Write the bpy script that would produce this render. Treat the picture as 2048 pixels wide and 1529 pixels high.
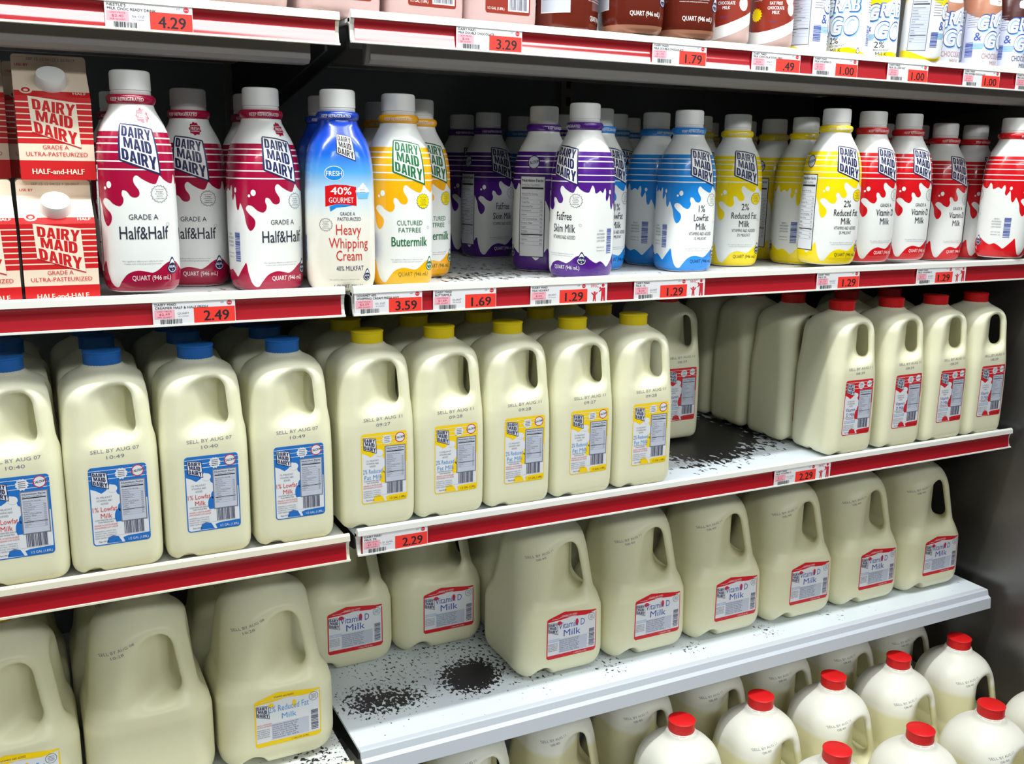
import bpy, bmesh, math, random
import numpy as np
from mathutils import Vector, Matrix
from mathutils.geometry import tessellate_polygon
from mathutils.bvhtree import BVHTree

random.seed(7)
PI = math.pi
SC = bpy.context.scene
COL = SC.collection
for o in list(bpy.data.objects):
    bpy.data.objects.remove(o)

# ------------------------------------------------------------------ camera, world, light
CAM_POS = Vector((-0.3489, -1.109, 1.3445))
cam_data = bpy.data.cameras.new('camera')
cam = bpy.data.objects.new('camera', cam_data)
COL.objects.link(cam)
yaw, pitch, roll = 0.4699, 0.2182, 0.0173
fwd = Vector((math.sin(yaw)*math.cos(pitch), math.cos(yaw)*math.cos(pitch), -math.sin(pitch)))
rgt0 = Vector((math.cos(yaw), -math.sin(yaw), 0))
up0 = rgt0.cross(fwd)
rgt = math.cos(roll)*rgt0 + math.sin(roll)*up0
upv = -math.sin(roll)*rgt0 + math.cos(roll)*up0
M3 = Matrix((rgt, upv, -fwd)).transposed()
cam.matrix_world = Matrix.Translation(CAM_POS) @ M3.to_4x4()
cam_data.sensor_fit = 'HORIZONTAL'
cam_data.sensor_width = 36.0
cam_data.lens = 36.0*1965.7/2048.0
cam_data.clip_start = 0.02
SC.camera = cam

SC.view_settings.view_transform = 'Standard'
SC.view_settings.look = 'None'
SC.view_settings.gamma = 1.0
SC.view_settings.use_curve_mapping = False
SC.view_settings.exposure = -0.2

world = bpy.data.worlds.new('store_air')
SC.world = world
world.use_nodes = True
world.node_tree.nodes['Background'].inputs[0].default_value = (0.92, 0.97, 1.0, 1)
world.node_tree.nodes['Background'].inputs[1].default_value = 0.045


def area_light(name, loc, target, sx, sy, watts, color):
    ld = bpy.data.lights.new(name, 'AREA')
    ld.shape = 'RECTANGLE'
    ld.size, ld.size_y = sx, sy
    ld.energy = watts
    ld.color = color
    lo = bpy.data.objects.new(name, ld)
    COL.objects.link(lo)
    lo.location = loc
    lo.rotation_euler = (Vector(target)-Vector(loc)).to_track_quat('-Z', 'Y').to_euler()
    return lo


area_light('canopy_tube_lamp', (0.35, -0.27, 2.16), (0.35, -0.12, 1.2), 3.0, 0.05, 38, (0.96, 1.0, 0.98))
area_light('ceiling_tube_lamp', (0.0, -0.82, 2.95), (0.1, -0.1, 0.9), 4.0, 0.2, 37, (0.96, 1.0, 0.97))
area_light('aisle_tube_lamp', (0.8, -3.6, 3.05), (0.4, 0.0, 1.1), 6.0, 0.20, 98, (0.96, 1.0, 0.98))

# ------------------------------------------------------------------ materials


def lin(c):
    return tuple(((v/255.0)/12.92 if v/255.0 <= 0.04045 else ((v/255.0+0.055)/1.055)**2.4) for v in c)


MATS = {}


def mat(name, rgb, rough=0.45, spec=0.5, metal=0.0, coat=0.0, sss=0.0, noise=0.0, nscale=60.0):
    if name in MATS:
        return MATS[name]
    m = bpy.data.materials.new(name)
    m.use_nodes = True
    nt = m.node_tree
    b = nt.nodes['Principled BSDF']
    c = lin(rgb)
    b.inputs['Base Color'].default_value = (*c, 1)
    b.inputs['Roughness'].default_value = rough
    b.inputs['Specular IOR Level'].default_value = spec
    b.inputs['Metallic'].default_value = metal
    b.inputs['Coat Weight'].default_value = coat
    if coat:
        b.inputs['Coat Roughness'].default_value = 0.04
    if sss:
        b.inputs['Subsurface Weight'].default_value = sss
        b.inputs['Subsurface Radius'].default_value = (1.0, 0.9, 0.6)
        b.inputs['Subsurface Scale'].default_value = 0.012
    if noise:
        tc = nt.nodes.new('ShaderNodeTexCoord')
        n = nt.nodes.new('ShaderNodeTexNoise')
        n.inputs['Scale'].default_value = nscale
        n.inputs['Detail'].default_value = 4
        nt.links.new(tc.outputs['Object'], n.inputs['Vector'])
        mx = nt.nodes.new('ShaderNodeMix')
        mx.data_type = 'RGBA'
        mx.inputs['A'].default_value = (*[v*(1-noise) for v in c], 1)
        mx.inputs['B'].default_value = (*[min(1, v*(1+noise)) for v in c], 1)
        nt.links.new(n.outputs['Fac'], mx.inputs['Factor'])
        nt.links.new(mx.outputs['Result'], b.inputs['Base Color'])
    MATS[name] = m
    return m


WHITE_HDPE = mat('white_bottle_plastic', (236, 238, 236), 0.28, 0.5, noise=0.02)
CAP_WHITE = mat('white_cap_plastic', (235, 236, 234), 0.4)
INK_NAVY = mat('navy_ink', (24, 32, 82), 0.4)
INK_DARK = mat('blue_black_ink', (38, 42, 62), 0.45)
INK_BLACK = mat('black_ink', (30, 30, 34), 0.5)
INK_GREY = mat('grey_ink', (120, 124, 140), 0.5)
INK_WHITE = mat('white_ink', (240, 240, 240), 0.35)
INK_CREAM = mat('cream_ink', (240, 226, 205), 0.45)
INK_GREEN = mat('green_ink', (20, 105, 60), 0.4)
INK_RED = mat('red_ink', (205, 50, 40), 0.4)
INK_BLUE = mat('blue_ink', (50, 80, 170), 0.4)
INK_OUTLINE = mat('outline_blue_ink', (38, 84, 158), 0.4)
INK_SKY = mat('sky_ink', (70, 150, 215), 0.4)
CRIMSON = mat('crimson_print', (166, 12, 58), 0.25, coat=0.3)
AMBER = mat('amber_print', (250, 176, 10), 0.25, coat=0.3)
PURPLE = mat('purple_print', (78, 26, 132), 0.25, coat=0.3)
BLUE = mat('blue_print', (30, 135, 220), 0.25, coat=0.3)
YELLOW = mat('yellow_print', (246, 218, 8), 0.25, coat=0.3)
RED = mat('red_print', (214, 18, 28), 0.25, coat=0.3)
CARTON_RED = mat('carton_red_print', (205, 30, 34), 0.35, coat=0.15)
CARTON_CREAM = mat('carton_cream_board', (238, 218, 196), 0.45)
SHELF_WHITE = mat('white_enamel', (226, 226, 220), 0.35, noise=0.03, nscale=25)
SHELF_CREAM = mat('cream_enamel', (226, 220, 200), 0.35, noise=0.03, nscale=25)
SHELF_GREY = mat('grey_enamel', (128, 124, 120), 0.45, noise=0.06, nscale=20)
DARK_METAL = mat('dark_bracket_metal', (40, 40, 42), 0.45, metal=0.3)
CARD_WHITE = mat('white_card', (232, 232, 236), 0.4)
CARD_PINK = mat('pink_card_print', (240, 175, 190), 0.45)
PRICE_RED = mat('price_red_print', (245, 62, 52), 0.4)
TAG_RED = mat('tag_red_ink', (205, 45, 60), 0.4)
CAP_BLUE = mat('blue_cap_plastic', (30, 105, 190), 0.4)
CAP_YELLOW = mat('yellow_cap_plastic', (240, 214, 20), 0.4)
CAP_RED = mat('red_cap_plastic', (222, 24, 28), 0.38)
LAB_WHITE = mat('white_paper_label', (226, 228, 234), 0.42)
LAB_BLUE = mat('blue_paper_print', (32, 112, 196), 0.4)
LAB_YELLOW = mat('yellow_paper_print', (248, 210, 10), 0.4)
LAB_RED = mat('red_paper_print', (212, 30, 40), 0.4)
NUTR_GREY = mat('pale_grey_print', (196, 202, 218), 0.45)
CHOC = mat('brown_chocolate_bottle', (96, 34, 22), 0.18, coat=0.5)
CHOC_BAND = mat('brown_chocolate_print', (140, 44, 28), 0.3)
CHOC_PALE = mat('pale_brown_chocolate_print', (176, 120, 95), 0.3)
PINK_MILK = mat('pinkish_chocolate_jug', (196, 166, 164), 0.4, sss=0.1)
CLEAR_RING = mat('pale_neck_plastic', (225, 215, 208), 0.3)


def red_strip_mat():
    m = mat('red_glossy_strip', (164, 12, 28), 0.45, 0.25, coat=1.0)
    return m


RED_STRIP = red_strip_mat()


def milk_mat(name, low, high, z0, z1):
    """milky plastic; the filled part below the milk line is creamier than the empty shoulder"""
    m = bpy.data.materials.new(name)
    m.use_nodes = True
    nt = m.node_tree
    b = nt.nodes['Principled BSDF']
    tc = nt.nodes.new('ShaderNodeTexCoord')
    sep = nt.nodes.new('ShaderNodeSeparateXYZ')
    nt.links.new(tc.outputs['Object'], sep.inputs[0])
    mr = nt.nodes.new('ShaderNodeMapRange')
    mr.inputs['From Min'].default_value = z0
    mr.inputs['From Max'].default_value = z1
    nt.links.new(sep.outputs['Z'], mr.inputs['Value'])
    n = nt.nodes.new('ShaderNodeTexNoise')
    n.inputs['Scale'].default_value = 18
    nt.links.new(tc.outputs['Object'], n.inputs['Vector'])
    mx = nt.nodes.new('ShaderNodeMix')
    mx.data_type = 'RGBA'
    mx.inputs['A'].default_value = (*lin(low), 1)
    mx.inputs['B'].default_value = (*lin(high), 1)
    nt.links.new(mr.outputs['Result'], mx.inputs['Factor'])
    nt.links.new(mx.outputs['Result'], b.inputs['Base Color'])
    b.inputs['Roughness'].default_value = 0.36
    b.inputs['Specular IOR Level'].default_value = 0.4
    b.inputs['Subsurface Weight'].default_value = 0.25
    b.inputs['Subsurface Radius'].default_value = (1.0, 0.95, 0.6)
    b.inputs['Subsurface Scale'].default_value = 0.012
    bp = nt.nodes.new('ShaderNodeBump')
    bp.inputs['Strength'].default_value = 0.08
    bp.inputs['Distance'].default_value = 0.004
    nt.links.new(n.outputs['Fac'], bp.inputs['Height'])
    nt.links.new(bp.outputs['Normal'], b.inputs['Normal'])
    MATS[name] = m
    return m


MILK_HALF = milk_mat('milk_filled_plastic', (232, 230, 200), (234, 233, 208), 0.19, 0.20)
MILK_GALLON = milk_mat('milk_filled_gallon_plastic', (228, 223, 184), (240, 239, 228), 0.176, 0.184)


def deck_mat(name, base, spots, base_thr=0.74, scale=330.0, streak=(1, 1, 1)):
    """white shelf paint with black worn flecks; spots = (x, y, radius, strength) in shelf space"""
    m = bpy.data.materials.new(name)
    m.use_nodes = True
    nt = m.node_tree
    L = nt.links
    b = nt.nodes['Principled BSDF']
    b.inputs['Roughness'].default_value = 0.4
    tc = nt.nodes.new('ShaderNodeTexCoord')
    mp = nt.nodes.new('ShaderNodeMapping')
    mp.inputs['Scale'].default_value = streak
    L.new(tc.outputs['Object'], mp.inputs['Vector'])
    n = nt.nodes.new('ShaderNodeTexNoise')
    n.inputs['Scale'].default_value = scale
    n.inputs['Detail'].default_value = 3
    n.inputs['Roughness'].default_value = 0.55
    L.new(mp.outputs['Vector'], n.inputs['Vector'])
    acc = None
    for (x, y, r, s) in spots:
        d = nt.nodes.new('ShaderNodeVectorMath')
        d.operation = 'DISTANCE'
        L.new(tc.outputs['Object'], d.inputs[0])
        d.inputs[1].default_value = (x, y, 0)
        mr = nt.nodes.new('ShaderNodeMapRange')
        mr.inputs['From Min'].default_value = 0
        mr.inputs['From Max'].default_value = r
        mr.inputs['To Min'].default_value = s
        mr.inputs['To Max'].default_value = 0
        L.new(d.outputs['Value'], mr.inputs['Value'])
        if acc is None:
            acc = mr.outputs['Result']
        else:
            a = nt.nodes.new('ShaderNodeMath')
            a.operation = 'ADD'
            L.new(acc, a.inputs[0])
            L.new(mr.outputs['Result'], a.inputs[1])
            acc = a.outputs[0]
    a = nt.nodes.new('ShaderNodeMath')
    a.operation = 'ADD'
    L.new(n.outputs['Fac'], a.inputs[0])
    if acc is not None:
        L.new(acc, a.inputs[1])
    else:
        a.inputs[1].default_value = 0
    thr = nt.nodes.new('ShaderNodeMapRange')
    thr.inputs['From Min'].default_value = base_thr
    thr.inputs['From Max'].default_value = base_thr+0.02
    L.new(a.outputs[0], thr.inputs['Value'])
    mx = nt.nodes.new('ShaderNodeMix')
    mx.data_type = 'RGBA'
    mx.inputs['A'].default_value = (*lin(base), 1)
    mx.inputs['B'].default_value = (*lin((34, 34, 40)), 1)
    L.new(thr.outputs['Result'], mx.inputs['Factor'])
    L.new(mx.outputs['Result'], b.inputs['Base Color'])
    MATS[name] = m
    return m


def panel_mat():
    m = mat('scuffed_dark_steel', (122, 119, 118), 0.3, 0.5, metal=0.85, noise=0.25, nscale=7)
    nt = m.node_tree
    n = nt.nodes.new('ShaderNodeTexNoise')
    n.inputs['Scale'].default_value = 9
    n.inputs['Detail'].default_value = 6
    mr = nt.nodes.new('ShaderNodeMapRange')
    mr.inputs['To Min'].default_value = 0.22
    mr.inputs['To Max'].default_value = 0.42
    nt.links.new(n.outputs['Fac'], mr.inputs['Value'])
    nt.links.new(mr.outputs['Result'], nt.nodes['Principled BSDF'].inputs['Roughness'])
    return m


PANEL = panel_mat()
BACK_WALL = mat('cooler_back_panel', (120, 122, 126), 0.5, noise=0.06, nscale=12)
FLOOR_MAT = mat('store_floor_tile', (150, 146, 138), 0.3, noise=0.08, nscale=6)

# ------------------------------------------------------------------ mesh helpers


def link(name, me, parent=None):
    o = bpy.data.objects.new(name, me)
    COL.objects.link(o)
    if parent is not None:
        o.parent = parent
    return o


def thing(name, label, cat, loc=(0, 0, 0), rotz=0.0, group=None):
    o = bpy.data.objects.new(name, None)
    o.empty_display_size = 0.03
    COL.objects.link(o)
    o.location = loc
    o.rotation_euler = (0, 0, rotz)
    tag(o, label, cat, group)
    return o


def tag(o, label, cat, group=None):
    o['label'] = label
    o['category'] = cat
    if group:
        o['group'] = group
    return o


def struct(o):
    o['kind'] = 'structure'
    return o


def mesh_from(name, V, F, mats, midx=None, smooth=False):
    me = bpy.data.meshes.new(name)
    me.from_pydata([tuple(v) for v in V], [], [tuple(f) for f in F])
    for m in mats:
        me.materials.append(m)
    if midx is not None:
        me.polygons.foreach_set('material_index', np.array(midx, dtype=np.int32))
    if smooth:
        me.polygons.foreach_set('use_smooth', np.ones(len(me.polygons), dtype=bool))
    me.update()
    return me


class MB:
    """collects solids into ONE mesh"""
    def __init__(self):
        self.V, self.F, self.M = [], [], []

    def box(self, x0, x1, y0, y1, z0, z1, m=0):
        b = len(self.V)
        self.V += [(x0, y0, z0), (x1, y0, z0), (x1, y1, z0), (x0, y1, z0), (x0, y0, z1), (x1, y0, z1), (x1, y1, z1), (x0, y1, z1)]
        for f in ((0, 3, 2, 1), (4, 5, 6, 7), (0, 1, 5, 4), (1, 2, 6, 5), (2, 3, 7, 6), (3, 0, 4, 7)):
            self.F.append([b+i for i in f])
            self.M.append(m)

    def extrude_x(self, prof, x0, x1, m=0, closed=True):
        """prof: list of (y,z), closed polygon; swept along X with end caps"""
        b = len(self.V)
        n = len(prof)
        for x in (x0, x1):
            self.V += [(x, y, z) for (y, z) in prof]
        for i in range(n if closed else n-1):
            j = (i+1) % n
            self.F.append([b+i, b+j, b+n+j, b+n+i])
            self.M.append(m)
        if closed:
            self.F.append([b+i for i in range(n)][::-1])
            self.M.append(m)
            self.F.append([b+n+i for i in range(n)])
            self.M.append(m)

    def lathe(self, prof, seg=32, m=0, rib=0.0, ribn=0, ribz=None, expo=None, cap0=True, cap1=True, cx=0, cy=0):
        b = len(self.V)
        for (r, z) in prof:
            for k in range(seg):
                t = 2*PI*k/seg
                rr = r
                if expo is not None:
                    e = expo(z)
                    rr = r*(abs(math.cos(t))**e+abs(math.sin(t))**e)**(-1.0/e)
                if rib and ribz and ribz[0] <= z <= ribz[1] and k % 2:
                    rr -= rib
                self.V.append((cx+rr*math.cos(t), cy+rr*math.sin(t), z))
        n = len(prof)
        for i in range(n-1):
            for k in range(seg):
                k2 = (k+1) % seg
                self.F.append([b+i*seg+k, b+i*seg+k2, b+(i+1)*seg+k2, b+(i+1)*seg+k])
                self.M.append(m)
        if cap0:
            self.F.append([b+k for k in range(seg)][::-1])
            self.M.append(m)
        if cap1:
            self.F.append([b+(n-1)*seg+k for k in range(seg)])
            self.M.append(m)

    def mesh(self, name, mats, smooth=False, bevel=0.0):
        me = mesh_from(name, self.V, self.F, mats if isinstance(mats, list) else [mats], self.M, smooth)
        if bevel or True:
            bm = bmesh.new()
            bm.from_mesh(me)
            bmesh.ops.recalc_face_normals(bm, faces=bm.faces)
            if bevel:
                es = [e for e in bm.edges if len(e.link_faces) == 2 and e.calc_face_angle(0) > 0.6]
                bmesh.ops.bevel(bm, geom=es, offset=bevel, segments=2, affect='EDGES', clamp_overlap=True)
            bm.to_mesh(me)
            bm.free()
        if smooth:
            try:
                me.set_sharp_from_angle(angle=0.7)
            except Exception:
                pass
        return me


# ------------------------------------------------------------------ flat artwork -> wrapped on a surface
_TXT = {}


def text_mesh(s, bold=0.0):
    key = (s, bold)
    if key in _TXT:
        return _TXT[key]
    cu = bpy.data.curves.new('lettering', 'FONT')
    cu.body = s
    cu.size = 1.0
    cu.offset = bold
    cu.resolution_u = 5 if bold else 2
    ob = bpy.data.objects.new('lettering', cu)
    COL.objects.link(ob)
    dg = bpy.context.evaluated_depsgraph_get()
    ev = ob.evaluated_get(dg)
    me = ev.to_mesh()
    me.calc_loop_triangles()
    v = np.array([(p.co.x, p.co.y) for p in me.vertices]).reshape(-1, 2)
    t = [tuple(tr.vertices) for tr in me.loop_triangles]
    ev.to_mesh_clear()
    bpy.data.objects.remove(ob)
    bpy.data.curves.remove(cu)
    _TXT[key] = (v, t)
    return v, t


class Art:
    def __init__(self):
        self.V, self.F, self.M, self.L, self.mats = [], [], [], [], []

    def mi(self, m):
        if m not in self.mats:
            self.mats.append(m)
        return self.mats.index(m)

    def tris(self, pts, tr, m, layer):
        b = len(self.V)
        self.V += [(p[0], p[1]) for p in pts]
        self.L += [layer]*len(pts)
        k = self.mi(m)
        for (i, j, l) in tr:
            (ax, ay), (bx, by), (cx, cy) = pts[i], pts[j], pts[l]
            ar = (bx-ax)*(cy-ay)-(cx-ax)*(by-ay)
            if abs(ar) < 1e-13:
                continue
            self.F.append((b+i, b+j, b+l) if ar > 0 else (b+i, b+l, b+j))
            self.M.append(k)

    def poly(self, pts, m, layer):
        tr = tessellate_polygon([[Vector((p[0], p[1], 0)) for p in pts]])
        self.tris([tuple(p) for p in pts], tr, m, layer)

    def rect(self, x0, z0, x1, z1, m, layer):
        self.tris([(x0, z0), (x1, z0), (x1, z1), (x0, z1)], [(0, 1, 2), (0, 2, 3)], m, layer)

    def rrect(self, x0, z0, x1, z1, r, m, layer):
        pts = []
        for (cx, cz, a0) in ((x1-r, z1-r, 0), (x0+r, z1-r, 90), (x0+r, z0+r, 180), (x1-r, z0+r, 270)):
            for k in range(5):
                a = math.radians(a0+22.5*k)
                pts.append((cx+r*math.cos(a), cz+r*math.sin(a)))
        self.poly(pts, m, layer)

    def ell(self, cx, cz, rx, rz, m, layer, n=20):
        self.poly([(cx+rx*math.cos(2*PI*k/n), cz+rz*math.sin(2*PI*k/n)) for k in range(n)], m, layer)

    def star(self, cx, cz, r, r2, n, m, layer):
        self.poly([(cx+(r if k % 2 else r2)*math.cos(PI*k/n), cz+(r if k % 2 else r2)*math.sin(PI*k/n)) for k in range(2*n)], m, layer)

    def ring(self, cx, cz, ro, ri, m, layer, n=24):
        pts = [(cx+r*math.cos(2*PI*k/n), cz+r*math.sin(2*PI*k/n)) for r in (ro, ri) for k in range(n)]
        tr = []
        for k in range(n):
            k2 = (k+1) % n
            tr += [(k, k2, n+k2), (k, n+k2, n+k)]
        self.tris(pts, tr, m, layer)

    def starring(self, cx, cz, r, r2, n, w, m, layer):
        a = [(cx+(r if k % 2 else r2)*math.cos(PI*k/n), cz+(r if k % 2 else r2)*math.sin(PI*k/n)) for k in range(2*n)]
        f = 1-w/r
        b = [(cx+(x-cx)*f, cz+(z-cz)*f) for (x, z) in a]
        nn = 2*n
        tr = []
        for k in range(nn):
            k2 = (k+1) % nn
            tr += [(k, k2, nn+k2), (k, nn+k2, nn+k)]
        self.tris(a+b, tr, m, layer)

    def drop(self, cx, cz, h, m, layer, f=1.0):
        pts = []
        for k in range(25):
            t = 2*PI*k/24
            r = 0.36*h*f
            x = r*math.sin(t)
            z = -0.14*h+r*math.cos(t)
            if math.cos(t) > 0:
                z = -0.14*h+r*math.cos(t)+0.28*h*f*max(0, math.cos(t))**3
            pts.append((cx+x*(1-0.35*max(0, math.cos(t))), cz+z))
        self.poly(pts[:-1], m, layer)

    def text(self, s, cx, cz, h, m, layer, w=None, bold=0.0, rot=0.0, align='C', shear=0.0, off=0.0):
        """h = height of a capital letter; w = total width (squeezed or stretched); bold = stroke thickening"""
        v, t = text_mesh(s, off)
        if not len(v):
            return
        x0, x1 = v[:, 0].min(), v[:, 0].max()
        k = h/0.70
        sx = (w/(x1-x0)) if w else k
        X0 = (v[:, 0]-(x0+x1)/2)*sx if align == 'C' else (v[:, 0]-x0)*sx
        Z = (v[:, 1]-0.35)*k
        c, s_ = math.cos(rot), math.sin(rot)
        for q, dx in enumerate((0, -1, 1) if bold else (0,)):
            X = X0+dx*bold*k+shear*Z
            pts = [(cx+x*c-z*s_, cz+x*s_+z*c) for x, z in zip(X, Z)]
            self.tris(pts, t, m, layer+0.3*q)

    def textquad(self, s, q, m, layer, bold=0.0):
        """fit text into the quad (TL, TR, BR, BL)"""
        v, t = text_mesh(s, bold)
        u = (v[:, 0]-v[:, 0].min())/(v[:, 0].max()-v[:, 0].min())
        w = (v[:, 1]-v[:, 1].min())/(v[:, 1].max()-v[:, 1].min())
        q = [np.array(p) for p in q]
        pts = [tuple((q[3]*(1-a)+q[2]*a)*(1-b)+(q[0]*(1-a)+q[1]*a)*b) for a, b in zip(u, w)]
        self.tris(pts, t, m, layer)

    def bars(self, x0, z0, x1, z1, n, m, layer, horizontal=True, seed=3):
        rnd = random.Random(seed)
        L = (z1-z0) if horizontal else (x1-x0)
        ws = [rnd.choice((1, 1, 2, 3)) for _ in range(2*n)]
        p, tot = 0.0, float(sum(ws))
        for i, wv in enumerate(ws):
            a, b = p/tot*L, (p+wv)/tot*L
            p += wv
            if i % 2 == 0:
                if horizontal:
                    self.rect(x0, z0+a, x1, z0+b, m, layer)
                else:
                    self.rect(x0+a, z0, x0+b, z1, m, layer)

    def build(self, name, fn, parent, step=0.0036, off0=0.00012, dl=0.00006, zcuts=()):
        """fn(x array, z array, offset array) -> (N,3) points"""
        bm = bmesh.new()
        lay = bm.verts.layers.float.new('lay')
        bv = []
        for (x, z), l in zip(self.V, self.L):
            w = bm.verts.new((x, 0, z))
            w[lay] = l
            bv.append(w)
        for f, k in zip(self.F, self.M):
            try:
                fc = bm.faces.new([bv[i] for i in f])
                fc.material_index = k
            except ValueError:
                pass
        if step:
            for ax in (0, 2):
                a = [w.co[ax] for w in bm.verts]
                lo, hi = min(a), max(a)
                n = int((hi-lo)/step)
                cuts = [lo+i*(hi-lo)/(n+1) for i in range(1, n+1)]
                if ax == 2 and zcuts:
                    cuts = [c for c in cuts if min(abs(c-q) for q in zcuts) > 0.0012]+[q for q in zcuts if lo < q < hi]
                for c in cuts:
                    fs = [f for f in bm.faces if min(w.co[ax] for w in f.verts) < c-1e-6 and max(w.co[ax] for w in f.verts) > c+1e-6]
                    if not fs:
                        continue
                    es = set(e for f in fs for e in f.edges)
                    vs = set(w for f in fs for w in f.verts)
                    co = [0, 0, 0]
                    no = [0, 0, 0]
                    co[ax] = c
                    no[ax] = 1
                    bmesh.ops.bisect_plane(bm, geom=list(vs)+list(es)+fs, plane_co=co, plane_no=no, dist=1e-7)
        bm.verts.ensure_lookup_table()
        X = np.array([w.co.x for w in bm.verts])
        Z = np.array([w.co.z for w in bm.verts])
        O = off0+dl*np.array([w[lay] for w in bm.verts])
        P = fn(X, Z, O)
        for w, p in zip(bm.verts, P):
            w.co = p
        me = bpy.data.meshes.new(name)
        bm.to_mesh(me)
        bm.free()
        if step:
            me.polygons.foreach_set('use_smooth', np.ones(len(me.polygons), dtype=bool))
        for m in self.mats:
            me.materials.append(m)
        me.update()
        return link(name, me, parent)


def front_cast(bvh, y0=-0.4):
    """project artwork onto a body from the front (+Y), riding just above it"""
    def fn(X, Z, O):
        out = []
        for x, z, o in zip(X, Z, O):
            h = bvh.ray_cast(Vector((x, y0, z)), Vector((0, 1, 0)))
            if h[0] is None:
                h = bvh.find_nearest(Vector((x, -0.05, z)))
            out.append((x, h[0].y-o, z) if abs(h[0].x-x) < 1e-4 else tuple(h[0]+h[1]*o))
        return out
    return fn


# ------------------------------------------------------------------ shared artwork pieces
GLYPH = {
    'D': (0.86, [[(0, 0), (0, 1), (0.50, 1), (0.74, 0.93), (0.86, 0.75), (0.86, 0.25), (0.74, 0.07), (0.50, 0)], [(0.34, 0.19), (0.44, 0.19), (0.52, 0.30), (0.52, 0.70), (0.44, 0.81), (0.34, 0.81)]]),
    'A': (0.95, [[(0, 0), (0.32, 0), (0.36, 0.18), (0.59, 0.18), (0.63, 0), (0.95, 0), (0.66, 1), (0.30, 1)], [(0.405, 0.36), (0.545, 0.36), (0.475, 0.70)]]),
    'I': (0.35, [[(0, 0), (0.35, 0), (0.35, 1), (0, 1)]]),
    'R': (0.90, [[(0, 0), (0.32, 0), (0.32, 0.37), (0.38, 0.37), (0.57, 0), (0.92, 0), (0.68, 0.43), (0.82, 0.54), (0.86, 0.72), (0.80, 0.90), (0.60, 1), (0, 1)], [(0.32, 0.56), (0.45, 0.56), (0.53, 0.63), (0.53, 0.76), (0.45, 0.82), (0.32, 0.82)]]),
    'Y': (0.95, [[(0.30, 0), (0.65, 0), (0.65, 0.42), (0.97, 1), (0.64, 1), (0.475, 0.66), (0.31, 1), (-0.02, 1), (0.30, 0.42)]]),
    'M': (1.16, [[(0, 0), (0.27, 0), (0.27, 0.58), (0.47, 0), (0.69, 0), (0.89, 0.58), (0.89, 0), (1.16, 0), (1.16, 1), (0.80, 1), (0.58, 0.40), (0.36, 1), (0, 1)]]),
}


def block_word(a, word, q, m, layer):
    """heavy condensed capitals warped into the quad (TL, TR, BR, BL)"""
    q = [np.array(p, float) for p in q]
    tot = sum(GLYPH[c][0] for c in word)+0.10*(len(word)-1)
    x = 0.0
    for c in word:
        w, loops = GLYPH[c]
        tr = tessellate_polygon([[Vector((px, pz, 0)) for px, pz in lp] for lp in loops])
        pts = []
        for lp in loops:
            for px, pz in lp:
                u = (x+px)/tot
                pts.append(tuple((q[3]*(1-u)+q[2]*u)*(1-pz)+(q[0]*(1-u)+q[1]*u)*pz))
        a.tris(pts, tr, m, layer)
        x += w+0.10



def logo(a, cx, cz, k, border, fill, ink, layer, outline=True):
    """three rows of bold lettering on a sheared panel; k = metres per unit"""
    def P(x, y):
        return (cx+(x-1410)*k, cz-(y-990)*k)
    if outline:
        a.poly([P(1205, 738), P(1400, 752), P(1590, 786), P(1600, 800), P(1622, 1256), P(1612, 1258), P(1420, 1190), P(1212, 1118), P(1200, 1100), P(1192, 760)], border, layer)
    a.poly([P(1212, 752), P(1400, 768), P(1578, 800), P(1604, 1236), P(1420, 1172), P(1224, 1102)], fill, layer+1)
    block_word(a, 'DAIRY', [P(1226, 762), P(1564, 804), P(1558, 916), P(1232, 864)], ink, layer+2)
    block_word(a, 'MAID', [P(1250, 874), P(1545, 926), P(1552, 1054), P(1260, 976)], ink, layer+2)
    block_word(a, 'DAIRY', [P(1230, 988), P(1584, 1076), P(1586, 1216), P(1238, 1096)], ink, layer+2)


def nutrition(a, x0, z0, x1, z1, layer, border, ink=INK_BLACK, fill=LAB_WHITE, tiny=True):
    w, h = x1-x0, z1-z0
    if border is not None:
        a.rect(x0-0.0012, z0-0.0012, x1+0.0012, z1+0.0012, border, layer)
    a.rect(x0, z0, x1, z1, fill, layer+1)
    a.text('Nutrition Facts', (x0+x1)/2, z1-0.045*h, 0.038*h, ink, layer+2, w=w*0.9, bold=0.03)
    a.rect(x0+0.04*w, z1-0.155*h, x1-0.04*w, z1-0.132*h, ink, layer+2)
    rows = ['Serving Size 1 Cup (240mL)', 'Amount Per Serving', 'Calories', 'Total Fat', 'Saturated Fat', 'Cholesterol', 'Sodium', 'Total Carbohydrate', 'Dietary Fiber', 'Sugars', 'Protein', 'Vitamin A', 'Calcium', 'Iron']
    n = len(rows)
    for i, t in enumerate(rows):
        z = z1-(0.10 if i == 0 else 0.16+0.052*i)*h
        if tiny:
            a.text(t, x0+0.05*w, z, 0.024*h, ink, layer+2, align='L', w=w*min(0.76, 0.038*len(t)))
            if i > 2:
                a.text('%d%%' % (i*3 % 17), x1-0.16*w, z, 0.024*h, ink, layer+2, align='L', w=w*0.1)
        else:
            a.rect(x0+0.05*w, z-0.006*h, x0+0.05*w+w*min(0.8, 0.04*len(t)), z+0.006*h, INK_GREY, layer+2)
        a.rect(x0+0.05*w, z-0.026*h, x1-0.05*w, z-0.023*h, INK_GREY, layer+2)
    a.rect(x0+0.04*w, z0+0.27*h, x1-0.04*w, z0+0.283*h, ink, layer+2)


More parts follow.
